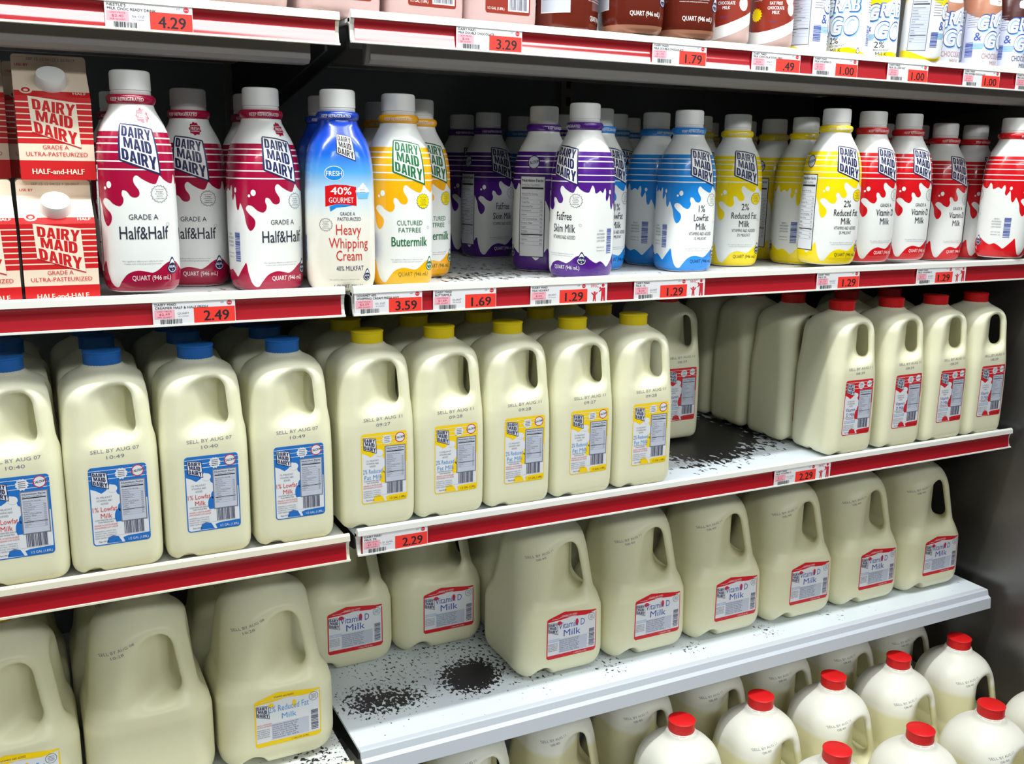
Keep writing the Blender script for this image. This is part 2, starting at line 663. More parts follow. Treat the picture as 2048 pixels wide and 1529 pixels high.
def spline(pts, n=5):
    """Catmull-Rom through pts"""
    out = []
    P = [np.array(p, float) for p in pts]
    for i in range(len(P)-1):
        p0, p1, p2, p3 = P[max(i-1, 0)], P[i], P[i+1], P[min(i+2, len(P)-1)]
        for k in range(n):
            t = k/n
            out.append(tuple(0.5*((2*p1)+(-p0+p2)*t+(2*p0-5*p1+4*p2-p3)*t*t+(-p0+3*p1-3*p2+p3)*t**3)))
    out.append(tuple(P[-1]))
    return out


# one half turn of the splash line (mm along the bottle, mm up), read left to right
SPLASH = [(-45, 96), (-41, 88), (-39, 78), (-35, 71.5), (-31, 73), (-28.5, 78), (-29.5, 83), (-35, 88), (-39, 93), (-36, 96.5), (-31, 95.5), (-26, 91.5), (-20, 89.5), (-16.5, 92), (-15.5, 96), (-17, 100), (-16, 104), (-12, 103), (-8, 98.5), (-3, 97.5), (0.5, 99.5), (0.5, 104), (-4, 110), (-4.5, 115), (-1, 117.5), (5, 114), (13, 110.5), (18, 110), (20.5, 113.5), (23, 117.5), (27, 114), (33, 111), (38, 110.5), (40.5, 114), (43, 118.5), (46, 115.5), (47.5, 110), (51, 110), (56, 112.5), (61, 110), (63.5, 113), (66, 115.5), (68, 111), (67.5, 104), (70, 100.5), (73, 104), (75.5, 107.5), (77, 102), (78, 95), (80.5, 91), (83, 93), (85, 98), (87, 96)]
WAVE = [(-45, 30), (-41, 34), (-38.5, 22), (-34, 9), (-28, 6.5), (-23, 13), (-16, 21), (-6, 24.5), (4, 23), (10, 22), (16, 25), (22, 30), (28, 33), (36, 33), (44, 27), (52, 23), (60, 25), (68, 21), (74, 17), (80, 22), (87, 30)]
HALF = 0.132


def turn2(pts):
    p = [(x/1000., z/1000.) for x, z in pts]
    return p[:-1]+[(x+HALF, z) for x, z in p]


QR = 0.042
Q_PROF = [(0.0286, 0.0), (0.0338, 0.0012), (0.0374, 0.0055), (0.0392, 0.012), (0.04, 0.022), (0.0402, 0.05), (0.0402, 0.085), (0.0398, 0.115), (0.0392, 0.136), (0.0386, 0.146), (0.0378, 0.1545), (0.0366, 0.162), (0.0348, 0.169), (0.0323, 0.1755), (0.0292, 0.1815), (0.0262, 0.187), (0.0236, 0.192), (0.0223, 0.197), (0.0222, 0.202), (0.019, 0.2035), (0.019, 0.222)]


def q_expo(z):
    return float(np.interp(z, [0.14, 0.182], [2.7, 2.0]))


_zs = np.array([p[1] for p in Q_PROF[:-2]])
_rs = np.array([p[0] for p in Q_PROF[:-2]])


def q_map(X, Z, O):
    th = X/QR
    r = np.interp(Z, _zs, _rs)
    e = np.interp(Z, [0.14, 0.182], [2.7, 2.0])
    r = r*(np.abs(np.cos(th))**e+np.abs(np.sin(th))**e)**(-1.0/e)+O
    return np.stack([r*np.sin(th), -r*np.cos(th), Z], 1)


def r_map(profile):
    zs = np.array([p[1] for p in profile])
    rs = np.array([p[0] for p in profile])

    def fn(X, Z, O):
        R0 = rs.max()
        th = X/R0
        r = np.interp(Z, zs, rs)+O
        return np.stack([r*np.sin(th), -r*np.cos(th), Z], 1)
    return fn


def smooth_prof(p, n=3):
    zs = []
    out = spline(p, n)
    return [(max(0.001, r), z) for r, z in out]


def bottle_body_mesh(material):
    mb = MB()
    mb.lathe(Q_PROF, 96, expo=q_expo)
    return mb.mesh('bottle_body', material, smooth=True)


def quart_cap_mesh():
    mb = MB()
    mb.lathe([(0.0200, 0.2065), (0.0204, 0.2072), (0.0204, 0.2098), (0.0198, 0.2103), (0.0198, 0.2109), (0.0206, 0.2114), (0.0207, 0.2120), (0.0205, 0.2285), (0.0196, 0.2306), (0.0178, 0.2315), (0.005, 0.2311)], 80, rib=0.0006, ribn=40, ribz=(0.2118, 0.229))
    return mb.mesh('bottle_cap', CAP_WHITE, smooth=True)


def quart_ring_mesh(material):
    mb = MB()
    mb.lathe([(0.0223, 0.1965), (0.0238, 0.1980), (0.0247, 0.2000), (0.0250, 0.2025), (0.0245, 0.2046), (0.0228, 0.2064), (0.0190, 0.2066)], 48)
    return mb.mesh('neck_ring', material, smooth=True)


RING_PROF = [(0.0223, 0.1965), (0.0238, 0.1980), (0.0247, 0.2000), (0.0250, 0.2025), (0.0245, 0.2046), (0.0228, 0.2064)]


def seal_burst(a, cx, cz, r, ink, fill=None):
    if fill is not None:
        a.star(cx, cz, r, r*0.86, 16, fill, 3)
    a.starring(cx, cz, r, r*0.86, 16, r*0.06, ink, 4)
    for i, t in enumerate(['Our Farmers', 'Pledge', 'NO ARTIFICIAL', 'GROWTH', 'HORMONES']):
        a.text(t, cx, cz+r*(0.5-0.25*i), r*0.13, ink, 4, w=r*(1.0 if i % 2 == 0 else 0.7))


def real_drop(a, cx, cz, h, ink):
    a.drop(cx, cz, h, ink, 3)
    a.drop(cx, cz, h, INK_WHITE, 4, 0.82)
    a.ell(cx, cz-0.12*h, 0.26*h, 0.27*h, ink, 5)
    a.text('REAL', cx, cz-0.08*h, 0.15*h, INK_WHITE, 6, w=0.44*h, bold=0.02)
    a.text('8', cx, cz-0.28*h, 0.10*h, INK_WHITE, 6)


def quart_art(c):
    """printed sleeve artwork of the coloured quart bottles"""
    a = Art()
    colr, ink = c['color'], c.get('ink', INK_DARK)
    lo, hi = -0.045, -0.045+2*HALF
    # the coloured band above the splash, both halves
    spl = spline(turn2([(x, 71.5+(z-71.5)*1.14) for x, z in SPLASH]), 4)
    a.poly([(hi, 0.1685), (lo, 0.1685)]+spl, colr, 0)
    wav = spline(turn2(WAVE), 4)
    a.poly([(hi, 0.002), (hi, 0.03)]+wav[::-1][1:-1]+[(lo, 0.03), (lo, 0.002)], colr, 0)
    for z in (0.1623, 0.1560, 0.1473, 0.1382, 0.1298):
        a.rect(lo, z-0.0007, hi, z+0.0007, INK_WHITE, 2)
    for s in (0.0, HALF):
        a.ell(s-0.0297, 0.1140, 0.0028, 0.0036, INK_WHITE, 2, 14)
        a.ell(s-0.0345, 0.1105, 0.0015, 0.0017, INK_WHITE, 2, 12)
        a.ell(s+0.0765, 0.1165, 0.0022, 0.003, INK_WHITE, 2, 14)
        logo(a, s+0.003, 0.1515, c.get('logo_k', 0.000101), c.get('logo_ink', INK_NAVY), INK_WHITE, c.get('logo_ink', INK_NAVY), 4)
        seal_burst(a, s+0.0215, 0.1050, 0.0095, c.get('seal_ink', ink), c.get('seal_fill'))
        for (t, z, h, w, b) in c['lines']:
            a.text(t, s+0.0035, z+0.0045, h, c.get('name_ink', ink) if b else ink, 3, w=w, bold=0.005*b)
        a.text('*No significant difference in milk from cows', s+0.0, 0.0345, 0.0013, INK_GREY, 3, w=0.042)
        a.text('treated with artificial growth hormones', s+0.0, 0.0318, 0.0013, INK_GREY, 3, w=0.038)
        a.ring(s+0.0285, 0.073, 0.0019, 0.0016, INK_GREY, 3, 12)
        real_drop(a, s+0.0315, 0.0290, 0.0180, c.get('logo_ink', INK_NAVY))
        a.text('QUART (946 mL)', s+0.0085, 0.0165, 0.0052, c.get('qty_ink', INK_WHITE), 4, w=0.041)
        if c.get('fresh'):
            a.poly([(s+0.014+(0.0082 if k % 2 else 0.0066)*1.35*math.cos(PI*k/9), 0.1852+(0.0082 if k % 2 else 0.0066)*math.sin(PI*k/9)) for k in range(18)], colr, 3)
            a.text('FRESH', s+0.014, 0.1852, 0.0038, INK_WHITE, 4, w=0.0145)
            a.rect(s+0.007, 0.1884, s+0.021, 0.1888, INK_WHITE, 4)
            a.rect(s+0.007, 0.1818, s+0.021, 0.1822, INK_WHITE, 4)
    # barcode panel between the fronts
    s = HALF/2
    a.bars(s+0.006, 0.035, s+0.0165, 0.069, 26, INK_BLUE if not c.get('bar_ink') else c['bar_ink'], 3)
    for i, t in enumerate(['GRADE A', 'PASTEURIZED', 'HOMOGENIZED', 'LOW SODIUM', 'DAIRY MAID DAIRY', 'PHOENIX, AZ']):
        a.text(t, s-0.006, 0.066-0.0045*i-(0.004 if i > 3 else 0), 0.0026 if i < 4 else 0.0016, INK_GREY, 3, w=0.015 if i else 0.009)
    # nutrition panel on the other side
    s = -HALF/2+2*HALF
    nutrition(a, s-0.0185, 0.0225, s+0.0185, 0.134, 3, c.get('nutr_border', ink))
    if c.get('calcium'):
        a.ring(s+0.001, 0.1540, 0.0095, 0.0083, ink, 6)
        a.ell(s+0.001, 0.1540, 0.0083, 0.0083, NUTR_GREY, 5)
        a.text('CALCIUM!', s+0.001, 0.1540, 0.0042, ink, 7, w=0.0195, bold=0.02, rot=0.18)
    return a


def ring_text(mat_ink=INK_WHITE, band=None):
    a = Art()
    a.rect(-0.0785, 0.1995, 0.0785, 0.2042, band, -1.5)
    for s in (0.0, 0.0785):
        a.text('KEEP REFRIGERATED', s-0.006, 0.2013, 0.0036, mat_ink, 0, w=0.036, bold=0.01)
    return a


KINDS = {
    'half': dict(color=CRIMSON, fresh=True, lines=[('GRADE A', 0.0765, 0.0056, 0.030, 0), ('Half&Half', 0.0600, 0.0135, 0.050, 1)]),
    'butter': dict(color=AMBER, logo_k=0.000102, logo_ink=INK_GREEN, ink=INK_GREEN, seal_ink=INK_GREEN, seal_fill=YELLOW, name_ink=INK_GREEN, qty_ink=INK_GREEN, bar_ink=INK_GREEN, nutr_border=AMBER,
                   lines=[('CULTURED', 0.0745, 0.0058, 0.033, 0), ('FATFREE', 0.0658, 0.0058, 0.029, 0), ('Buttermilk', 0.0520, 0.0115, 0.046, 2)]),
    'skim': dict(color=PURPLE, calcium=True, lines=[('FatFree', 0.0800, 0.0108, 0.026, 1), ('Skim Milk', 0.0640, 0.0108, 0.037, 1), ('VITAMINS A&D ADDED', 0.0520, 0.0050, 0.038, 0)]),
    'low': dict(color=BLUE, calcium=True, qty_ink=INK_NAVY, lines=[('1%', 0.0880, 0.0098, 0.011, 1), ('LowFat', 0.0752, 0.0098, 0.026, 1), ('Milk', 0.0622, 0.0098, 0.018, 1), ('VITAMINS A&D ADDED', 0.0520, 0.0048, 0.040, 0), ('1% MILKFAT', 0.0450, 0.0044, 0.022, 0)]),
    'reduced': dict(color=YELLOW, calcium=True, qty_ink=INK_BLACK, ink=INK_BLACK, seal_fill=YELLOW, lines=[('2%', 0.0880, 0.0098, 0.013, 1), ('Reduced Fat', 0.0748, 0.0098, 0.043, 1), ('Milk', 0.0622, 0.0098, 0.018, 1), ('VITAMINS A&D ADDED', 0.0520, 0.0048, 0.040, 0), ('2% MILKFAT', 0.0450, 0.0044, 0.022, 0)]),
    'whole': dict(color=RED, calcium=True, lines=[('GRADE A', 0.0850, 0.0052, 0.023, 0), ('Vitamin D', 0.0740, 0.0100, 0.036, 1), ('Milk', 0.0605, 0.0100, 0.019, 1)]),
}

BODY_Q = bottle_body_mesh(WHITE_HDPE)
CAP_Q = quart_cap_mesh()


def make_quart(kind):
    c = KINDS[kind]
    t = thing('milk_bottle', '', 'bottle')
    link('bottle_body', BODY_Q, t)
    link('cap', CAP_Q, t)
    r = link('neck_ring', quart_ring_mesh(c['color']), t)
    ring_text(INK_WHITE, c['color']).build('ring_lettering', r_map(RING_PROF), r, zcuts=[q[1] for q in RING_PROF])
    quart_art(c).build('printed_sleeve', q_map, t, zcuts=[q[1] for q in Q_PROF])
    return t


def cream_gradient():
    m = bpy.data.materials.new('blue_to_cream_print')
    m.use_nodes = True
    nt = m.node_tree
    b = nt.nodes['Principled BSDF']
    tc = nt.nodes.new('ShaderNodeTexCoord')
    sep = nt.nodes.new('ShaderNodeSeparateXYZ')
    rp = nt.nodes.new('ShaderNodeValToRGB')
    nt.links.new(tc.outputs['Object'], sep.inputs[0])
    mr = nt.nodes.new('ShaderNodeMapRange')
    mr.inputs['From Min'].default_value = 0.0
    mr.inputs['From Max'].default_value = 0.21
    nt.links.new(sep.outputs['Z'], mr.inputs['Value'])
    nt.links.new(mr.outputs['Result'], rp.inputs['Fac'])
    els = rp.color_ramp.elements
    els[0].position, els[0].color = 0.0, (*lin((238, 232, 214)), 1)
    els[1].position, els[1].color = 1.0, (*lin((14, 66, 178)), 1)
    for p, cc in ((0.40, (240, 238, 228)), (0.56, (190, 220, 240)), (0.66, (84, 164, 228)), (0.75, (24, 98, 206)), (0.86, (14, 60, 180))):
        e = els.new(p)
        e.color = (*lin(cc), 1)
    nt.links.new(rp.outputs['Color'], b.inputs['Base Color'])
    b.inputs['Roughness'].default_value = 0.22
    b.inputs['Coat Weight'].default_value = 0.3
    return m


def cream_art():
    a = Art()
    a.rect(-0.045, 0.003, -0.045+2*HALF, 0.193, GRAD, -1.5)
    for s in (0.0, HALF):
        logo(a, s+0.003, 0.1665, 0.000058, INK_NAVY, INK_WHITE, INK_BLACK, 2)
        a.ell(s-0.012, 0.137, 0.0115, 0.0085, INK_WHITE, 1)
        a.ell(s-0.012, 0.137, 0.0108, 0.0078, BLUE, 2)
        a.text('FRESH', s-0.012, 0.137, 0.0058, INK_WHITE, 3, w=0.0185, bold=0.01)
        a.poly([(s-0.0225, 0.1225), (s-0.012, 0.1245), (s+0.002, 0.124), (s+0.014, 0.122), (s+0.014, 0.1005), (s+0.004, 0.102), (s-0.010, 0.1025), (s-0.0225, 0.0995)], RED, 1)
        a.poly([(s-0.018, 0.0995), (s-0.010, 0.1025), (s+0.004, 0.102), (s+0.010, 0.101), (s+0.0, 0.0995), (s-0.010, 0.0985), (s-0.017, 0.094)], BLUE, 1)
        a.text('40%', s-0.004, 0.1175, 0.0085, INK_WHITE, 3, w=0.024, bold=0.02)
        a.text('GOURMET', s-0.004, 0.1070, 0.0062, INK_WHITE, 3, w=0.029)
        a.text('GRADE A', s+0.003, 0.0915, 0.0040, INK_NAVY, 3, w=0.018)
        a.text('PASTEURIZED', s+0.005, 0.0855, 0.0040, INK_NAVY, 3, w=0.028)
        a.text('Heavy', s+0.004, 0.0735, 0.0120, INK_RED, 3, w=0.030)
        a.text('Whipping', s+0.004, 0.0580, 0.0120, INK_RED, 3, w=0.047)
        a.text('Cream', s+0.004, 0.0435, 0.0120, INK_RED, 3, w=0.031)
        a.text('40% MILKFAT', s+0.005, 0.0285, 0.0056, INK_NAVY, 3, w=0.033)
        seal_burst(a, s-0.0225, 0.0790, 0.0078, INK_NAVY)
        # swirl of whipped cream in a bowl
        a.ell(s+0.0225, 0.1175, 0.0095, 0.0025, INK_WHITE, 1)
        a.ell(s+0.0225, 0.1200, 0.0068, 0.0024, INK_WHITE, 1)
        a.ell(s+0.0225, 0.1226, 0.0042, 0.0020, INK_WHITE, 1)
        a.ell(s+0.0225, 0.1248, 0.0018, 0.0018, INK_WHITE, 1)
        a.poly([(s+0.013, 0.1165), (s+0.032, 0.1165), (s+0.0285, 0.1085), (s+0.0165, 0.1085)], SKY_PRINT, 1)
        real_drop(a, s+0.0265, 0.0205, 0.0145, INK_NAVY)
        a.text('1 QUART (946mL)', s+0.0035, 0.0072, 0.0042, INK_NAVY, 3, w=0.036)
        a.text('*No significant difference in milk from cows', s-0.002, 0.0152, 0.0012, INK_GREY, 3, w=0.036)
    s = HALF/2
    a.bars(s-0.005, 0.035, s+0.007, 0.066, 26, INK_BLUE, 3)
    a.bars(-s-0.005, 0.035, -s+0.007, 0.066, 26, INK_BLUE, 3)
    return a


SKY_PRINT = mat('sky_blue_print', (120, 190, 232), 0.3)
GRAD = cream_gradient()


def make_cream():
    t = thing('cream_bottle', '', 'bottle')
    link('bottle_body', bottle_body_mesh(GRAD), t)
    link('cap', CAP_Q, t)
    r = link('neck_ring', quart_ring_mesh(mat('deep_blue_print', (16, 62, 176), 0.25, coat=0.3)), t)
    ring_text(INK_WHITE, mat('deep_blue_print', (16, 62, 176))).build('ring_lettering', r_map(RING_PROF), r, zcuts=[q[1] for q in RING_PROF])
    cream_art().build('printed_sleeve', q_map, t, zcuts=[q[1] for q in Q_PROF])
    return t


def choc_quart_art():
    a = Art()
    for s in (0.0, HALF):
        a.text('QUART (946 mL)', s+0.004, 0.0245, 0.0058, INK_WHITE, 1, w=0.043, bold=0.01)
        real_drop(a, s+0.032, 0.044, 0.020, INK_NAVY)
        a.text('*No significant difference in milk from cows', s-0.002, 0.048, 0.0014, INK_WHITE, 1, w=0.044)
        a.text('treated with artificial growth hormones', s-0.002, 0.045, 0.0014, INK_WHITE, 1, w=0.04)
        a.text('Double Chocolate', s, 0.085, 0.009, INK_WHITE, 1, w=0.05)
        logo(a, s, 0.14, 0.0001, INK_NAVY, INK_WHITE, INK_NAVY, 1)
    s = HALF/2
    a.rect(s-0.010, 0.045, s+0.012, 0.085, INK_WHITE, 1)
    a.bars(s-0.008, 0.048, s+0.010, 0.082, 26, INK_BLUE, 2)
    s = -HALF/2+2*HALF
    nutrition(a, s-0.0185, 0.03, s+0.0185, 0.134, 1, INK_WHITE, fill=NUTR_GREY)
    a.rect(-0.045, 0.0, -0.045+2*HALF, 0.0105, CHOC_PALE, 0)
    return a


def make_choc_quart():
    t = thing('chocolate_milk_bottle', '', 'bottle')
    link('bottle_body', bottle_body_mesh(CHOC), t)
    link('cap', CAP_Q, t)
    r = link('neck_ring', quart_ring_mesh(CHOC), t)
    ring_text(INK_WHITE, CHOC).build('ring_lettering', r_map(RING_PROF), r, zcuts=[q[1] for q in RING_PROF])
    choc_quart_art().build('printed_sleeve', q_map, t, zcuts=[q[1] for q in Q_PROF])
    return t


# ---- small single-serve bottles
S_PROF = [(0.022, 0.0), (0.0262, 0.001), (0.0290, 0.004), (0.0300, 0.009), (0.0302, 0.02), (0.0300, 0.075), (0.0292, 0.095), (0.0270, 0.112), (0.0235, 0.126), (0.0195, 0.138), (0.0172, 0.147), (0.0165, 0.153), (0.0165, 0.160)]


def small_cap(material):
    mb = MB()
    mb.lathe([(0.0178, 0.158), (0.0186, 0.159), (0.0186, 0.173), (0.0178, 0.1755), (0.004, 0.176)], 48, rib=0.0005, ribz=(0.159, 0.1735))
    return mb.mesh('cap', material, smooth=True)


def make_small(kind):
    a = Art()
    W = 0.03*PI
    if kind == 'choc':
        body, capm = mat('pinkish_chocolate_bottle', (200, 170, 165), 0.3), CAP_WHITE
        top = [(-W+i*W/8, 0.018+0.014*math.sin(i/16*2*PI+2.4)) for i in range(17)]
        mid = [(x, z+0.016) for x, z in top]
        a.poly([(W, 0.088), (-W, 0.088)]+mid, CHOC_BAND, 0)
        a.poly(mid[::-1]+top, INK_WHITE, 0)
        for s in (0.0, W):
            s2 = s if s < W else -W+0.0001
            a.rect(s2-0.007, 0.062, s2+0.006, 0.082, INK_WHITE, 1)
            block_word(a, 'DAIRY', [(s2-0.006, 0.081), (s2+0.005, 0.080), (s2+0.005, 0.0755), (s2-0.006, 0.0765)], INK_BLUE, 2)
            block_word(a, 'MAID', [(s2-0.006, 0.075), (s2+0.005, 0.074), (s2+0.005, 0.0695), (s2-0.006, 0.0705)], INK_BLUE, 2)
            block_word(a, 'DAIRY', [(s2-0.006, 0.069), (s2+0.005, 0.068), (s2+0.005, 0.0635), (s2-0.006, 0.0645)], INK_BLUE, 2)
            a.text('FAT FREE', s2-0.001, 0.0575, 0.0042, INK_WHITE, 1, w=0.0175, bold=0.02)
            a.text('CHOCOLATE', s2-0.001, 0.0515, 0.0042, INK_WHITE, 1, w=0.023, bold=0.02)
            a.text('MILK', s2-0.001, 0.0455, 0.0042, INK_WHITE, 1, w=0.010, bold=0.02)
            a.star(s2-0.029, 0.043, 0.0095, 0.0075, 14, YELLOW, 1)
            a.text('8 FL OZ', s2-0.004, 0.0335, 0.002, INK_BLUE, 2)
            a.ell(s2+0.021, 0.066, 0.0085, 0.0115, INK_WHITE, 1)
            a.ell(s2+0.024, 0.051, 0.0075, 0.009, INK_WHITE, 1)
            for q in range(3):
                a.text('Our Farmers Pledge', s2-0.028, 0.072-0.005*q, 0.0016, INK_WHITE, 1, w=0.014)
    else:
        capm = CAP_WHITE
        pale = mat('pale_lilac_print', (212, 214, 234), 0.3)
        body = mat('white_single_bottle', (238, 240, 244), 0.25)
        top_col = {'yellow': YELLOW, 'tan': CHOC_PALE, 'dark': mat('dark_chocolate_print', (70, 28, 26), 0.3)}[kind]
        name = INK_BLACK if kind != 'tan' else CHOC_PALE
        wav = [(-W+i*W/8, 0.088+0.008*math.sin(i/16*4*PI)) for i in range(17)]
        a.poly([(W, 0.145), (-W, 0.145)]+wav, top_col, 0)
        if kind != 'yellow':
            a.rect(-W, 0.003, W, 0.0975, pale, -1.0)
        else:
            wb = [(-W+i*W/8, 0.012+0.006*math.sin(i/16*4*PI+1)) for i in range(17)]
            a.poly([(W, 0.002), (W, wb[-1][1])]+wb[::-1][1:-1]+[(-W, wb[0][1]), (-W, 0.002)], YELLOW, 0)
        # milk splash streaks over the coloured top
        for (x, z, rx, rz) in ((-0.004, 0.112, 0.006, 0.010), (0.004, 0.118, 0.005, 0.012), (0.011, 0.110, 0.004, 0.009), (-0.012, 0.106, 0.004, 0.006), (0.0, 0.102, 0.016, 0.003)):
            a.ell(x, z, rx, rz, INK_WHITE, 1, 12)
        a.star(0.026, 0.110, 0.007, 0.0055, 10, SKY_PRINT, 2)
        for (t, cx, cz, h, w) in (('G', -0.0225, 0.0735, 0.0230, 0.0165), ('RAB', 0.0065, 0.0765, 0.0190, 0.0380), ('G', -0.0085, 0.0475, 0.0250, 0.0190), ('O', 0.0140, 0.0475, 0.0250, 0.0205)):
            a.text(t, cx+0.0012, cz-0.0010, h*1.05, SKY_PRINT, 2, w=w*1.06, off=0.03, shear=0.12)
            a.text(t, cx, cz, h*1.04, INK_OUTLINE, 3, w=w*1.06, off=0.035, shear=0.12)
            a.text(t, cx, cz, h*0.97, INK_WHITE, 4, w=w*0.93, off=0.002, bold=0.02, shear=0.12)
        a.text('&', -0.0285, 0.0530, 0.0125, INK_BLUE, 3)
        for q in range(5):
            a.rect(-0.037, 0.034+0.0018*q, -0.020+0.001*q, 0.0350+0.0018*q, SKY_PRINT, 1)
        if kind == 'yellow':
            a.text('2%', -0.010, 0.0275, 0.0088, INK_BLACK, 2, w=0.0145, bold=0.008)
            a.text('REDUCED FAT', -0.006, 0.0200, 0.0032, INK_BLACK, 2, w=0.024)
            a.text('MILK', -0.006, 0.0140, 0.0062, INK_BLACK, 2, w=0.0175)
        else:
            if kind == 'dark':
                a.text('DOUBLE', 0.006, 0.0305, 0.0030, name, 2, w=0.011)
            a.text('CHOCOLATE', 0.0, 0.0235, 0.0082, name, 2, w=0.040)
            a.text('MILK', 0.003, 0.0125, 0.0078, name, 2, w=0.0175)
        a.drop(0.0265, 0.0135, 0.0085, INK_BLACK, 2)
        a.drop(0.0265, 0.0135, 0.0085, INK_WHITE, 3, 0.7)
        a.rect(0.040, 0.020, 0.052, 0.050, INK_WHITE, 1)
        a.bars(0.041, 0.021, 0.051, 0.049, 22, INK_BLUE, 2)
        nutrition(a, -0.078, 0.018, -0.052, 0.094, 1, INK_GREY, fill=NUTR_GREY, tiny=False)
        for q in range(7):
            a.rect(-0.046, 0.088-0.0035*q, -0.030-0.002*(q % 3), 0.0888-0.0035*q, INK_GREY, 1)
            a.rect(0.042, 0.088-0.0035*q, 0.060-0.002*(q % 3), 0.0888-0.0035*q, INK_GREY, 1)
        a.bars(-0.046, 0.022, -0.034, 0.045, 20, INK_BLUE, 2)
    t = thing('single_serve_bottle', '', 'bottle')
    mb = MB()
    mb.lathe(smooth_prof(S_PROF, 2), 80)
    link('bottle_body', mb.mesh('bottle_body', body, smooth=True), t)
    link('cap', small_cap(capm), t)
    sp = smooth_prof(S_PROF, 2)
    a.build('printed_sleeve', r_map(sp), t, zcuts=[q[1] for q in sp])
    return t


# ------------------------------------------------------------------ moulded milk jugs (surface from a distance field)


def smax(a, b, k):
    h = np.clip(0.5-0.5*(a-b)/k, 0, 1)
    return a*(1-h)+b*h+k*h*(1-h)


def smin(a, b, k):
    return -smax(-a, -b, k)


def rsq(x, y, hw, R):
    qx, qy = np.abs(x)-hw+R, np.abs(y)-hw+R
    return np.sqrt(np.maximum(qx, 0)**2+np.maximum(qy, 0)**2)+np.minimum(np.maximum(qx, qy), 0)-R


def sd_half(x, y, z):
    hw = np.interp(z, [0, 0.02, 0.135, 0.16, 0.23], [0.0475, 0.0485, 0.0490, 0.0480, 0.0465])
    R = np.interp(z, [0, 0.12, 0.18, 0.23], [0.018, 0.018, 0.026, 0.03])
    d = rsq(x, y, hw, R)
    d = smax(d, -z, 0.014)
    rho = np.sqrt(x*x+y*y)
    d = smax(d, (z-(0.2300-0.50*(rho-0.017)))*0.89, 0.016)
    neck = smax(rho-0.0172, z-0.232, 0.002)
    neck = smax(neck, 0.19-z, 0.004)
    neck = smin(neck, smax(rho-0.0198, np.abs(z-0.2262)-0.0014, 0.001), 0.001)
    d = smin(d, neck, 0.006)
    c, a = (x-y)*0.70711, (x+y)*0.70711
    cmax = np.interp(z, [0, 0.13, 0.150, 0.205, 0.23], [0.075, 0.0625, 0.0600, 0.0545, 0.051])
    d = smax(d, c-cmax, 0.010)
    # finger hole and the hollows that lead into it from both faces, leaving a slim handle
    inner = 0.0270-0.22*np.abs(a)-c
    outer = smin(c-(cmax-0.0125), 0.0115-np.abs(a), 0.008)
    h = smax(inner, outer, 0.012)
    h = smax(h, smax(0.1525-0.25*np.maximum(np.abs(a)-0.01, 0)+0.12*(0.045-c)-z, z-0.2145+0.10*np.abs(c-0.04), 0.012), 0.018)
    d = smax(d, -h, 0.006)
    nt = np.sqrt((x+0.026)**2+(z+0.002)**2)-0.0095
    nt = smax(nt, y+0.032, 0.004)
    d = smax(d, -nt, 0.003)
    nt = np.sqrt((y+0.0)**2+(z+0.002)**2)-0.0075
    nt = smax(nt, np.abs(x)-0.2, 0.004)
    return smax(d, -nt, 0.003)


def sd_gallon(x, y, z):
    hw = np.interp(z, [0, 0.03, 0.098, 0.112, 0.126, 0.20, 0.25], [0.0735, 0.0755, 0.0755, 0.0725, 0.0680, 0.0605, 0.055])
    R = np.interp(z, [0, 0.09, 0.14, 0.22, 0.25], [0.032, 0.032, 0.042, 0.050, 0.050])
    d = rsq(x, y, hw, R)
    d = smax(d, -z, 0.028)
    rho = np.sqrt(x*x+y*y)
    d = smax(d, (z-(0.2405-0.66*(rho-0.018)))*0.83, 0.018)
    neck = smax(rho-0.0172, z-0.246, 0.002)
    neck = smax(neck, 0.20-z, 0.004)
    neck = smin(neck, smax(rho-0.0228, np.abs(z-0.2412)-0.0017, 0.001), 0.0012)
    d = smin(d, neck, 0.007)
    c, a = (x-y)*0.70711, (x+y)*0.70711
    cmax = np.interp(z, [0, 0.098, 0.126, 0.20, 0.225, 0.25], [0.105, 0.0955, 0.0830, 0.0675, 0.0600, 0.052])
    d = smax(d, c-cmax, 0.014)
    inner = 0.0390-0.18*np.abs(a)-c
    outer = smin(c-(cmax-0.0155), 0.0145-np.abs(a), 0.010)
    h = smax(inner, outer, 0.014)
    h = smax(h, smax(0.121+0.22*(0.072-c)-0.25*np.maximum(np.abs(a)-0.012, 0)-z, z-0.2085+0.10*np.abs(c-0.048), 0.014), 0.022)
    d = smax(d, -h, 0.008)
    nt = np.sqrt((x+0.036)**2+(z-0.003)**2)-0.0165
    nt = smax(nt, y+0.040, 0.006)
    d = smax(d, -nt, 0.005)
    nt = np.sqrt((y+0.0)**2+(z+0.002)**2)-0.010
    return smax(d, -nt, 0.004)


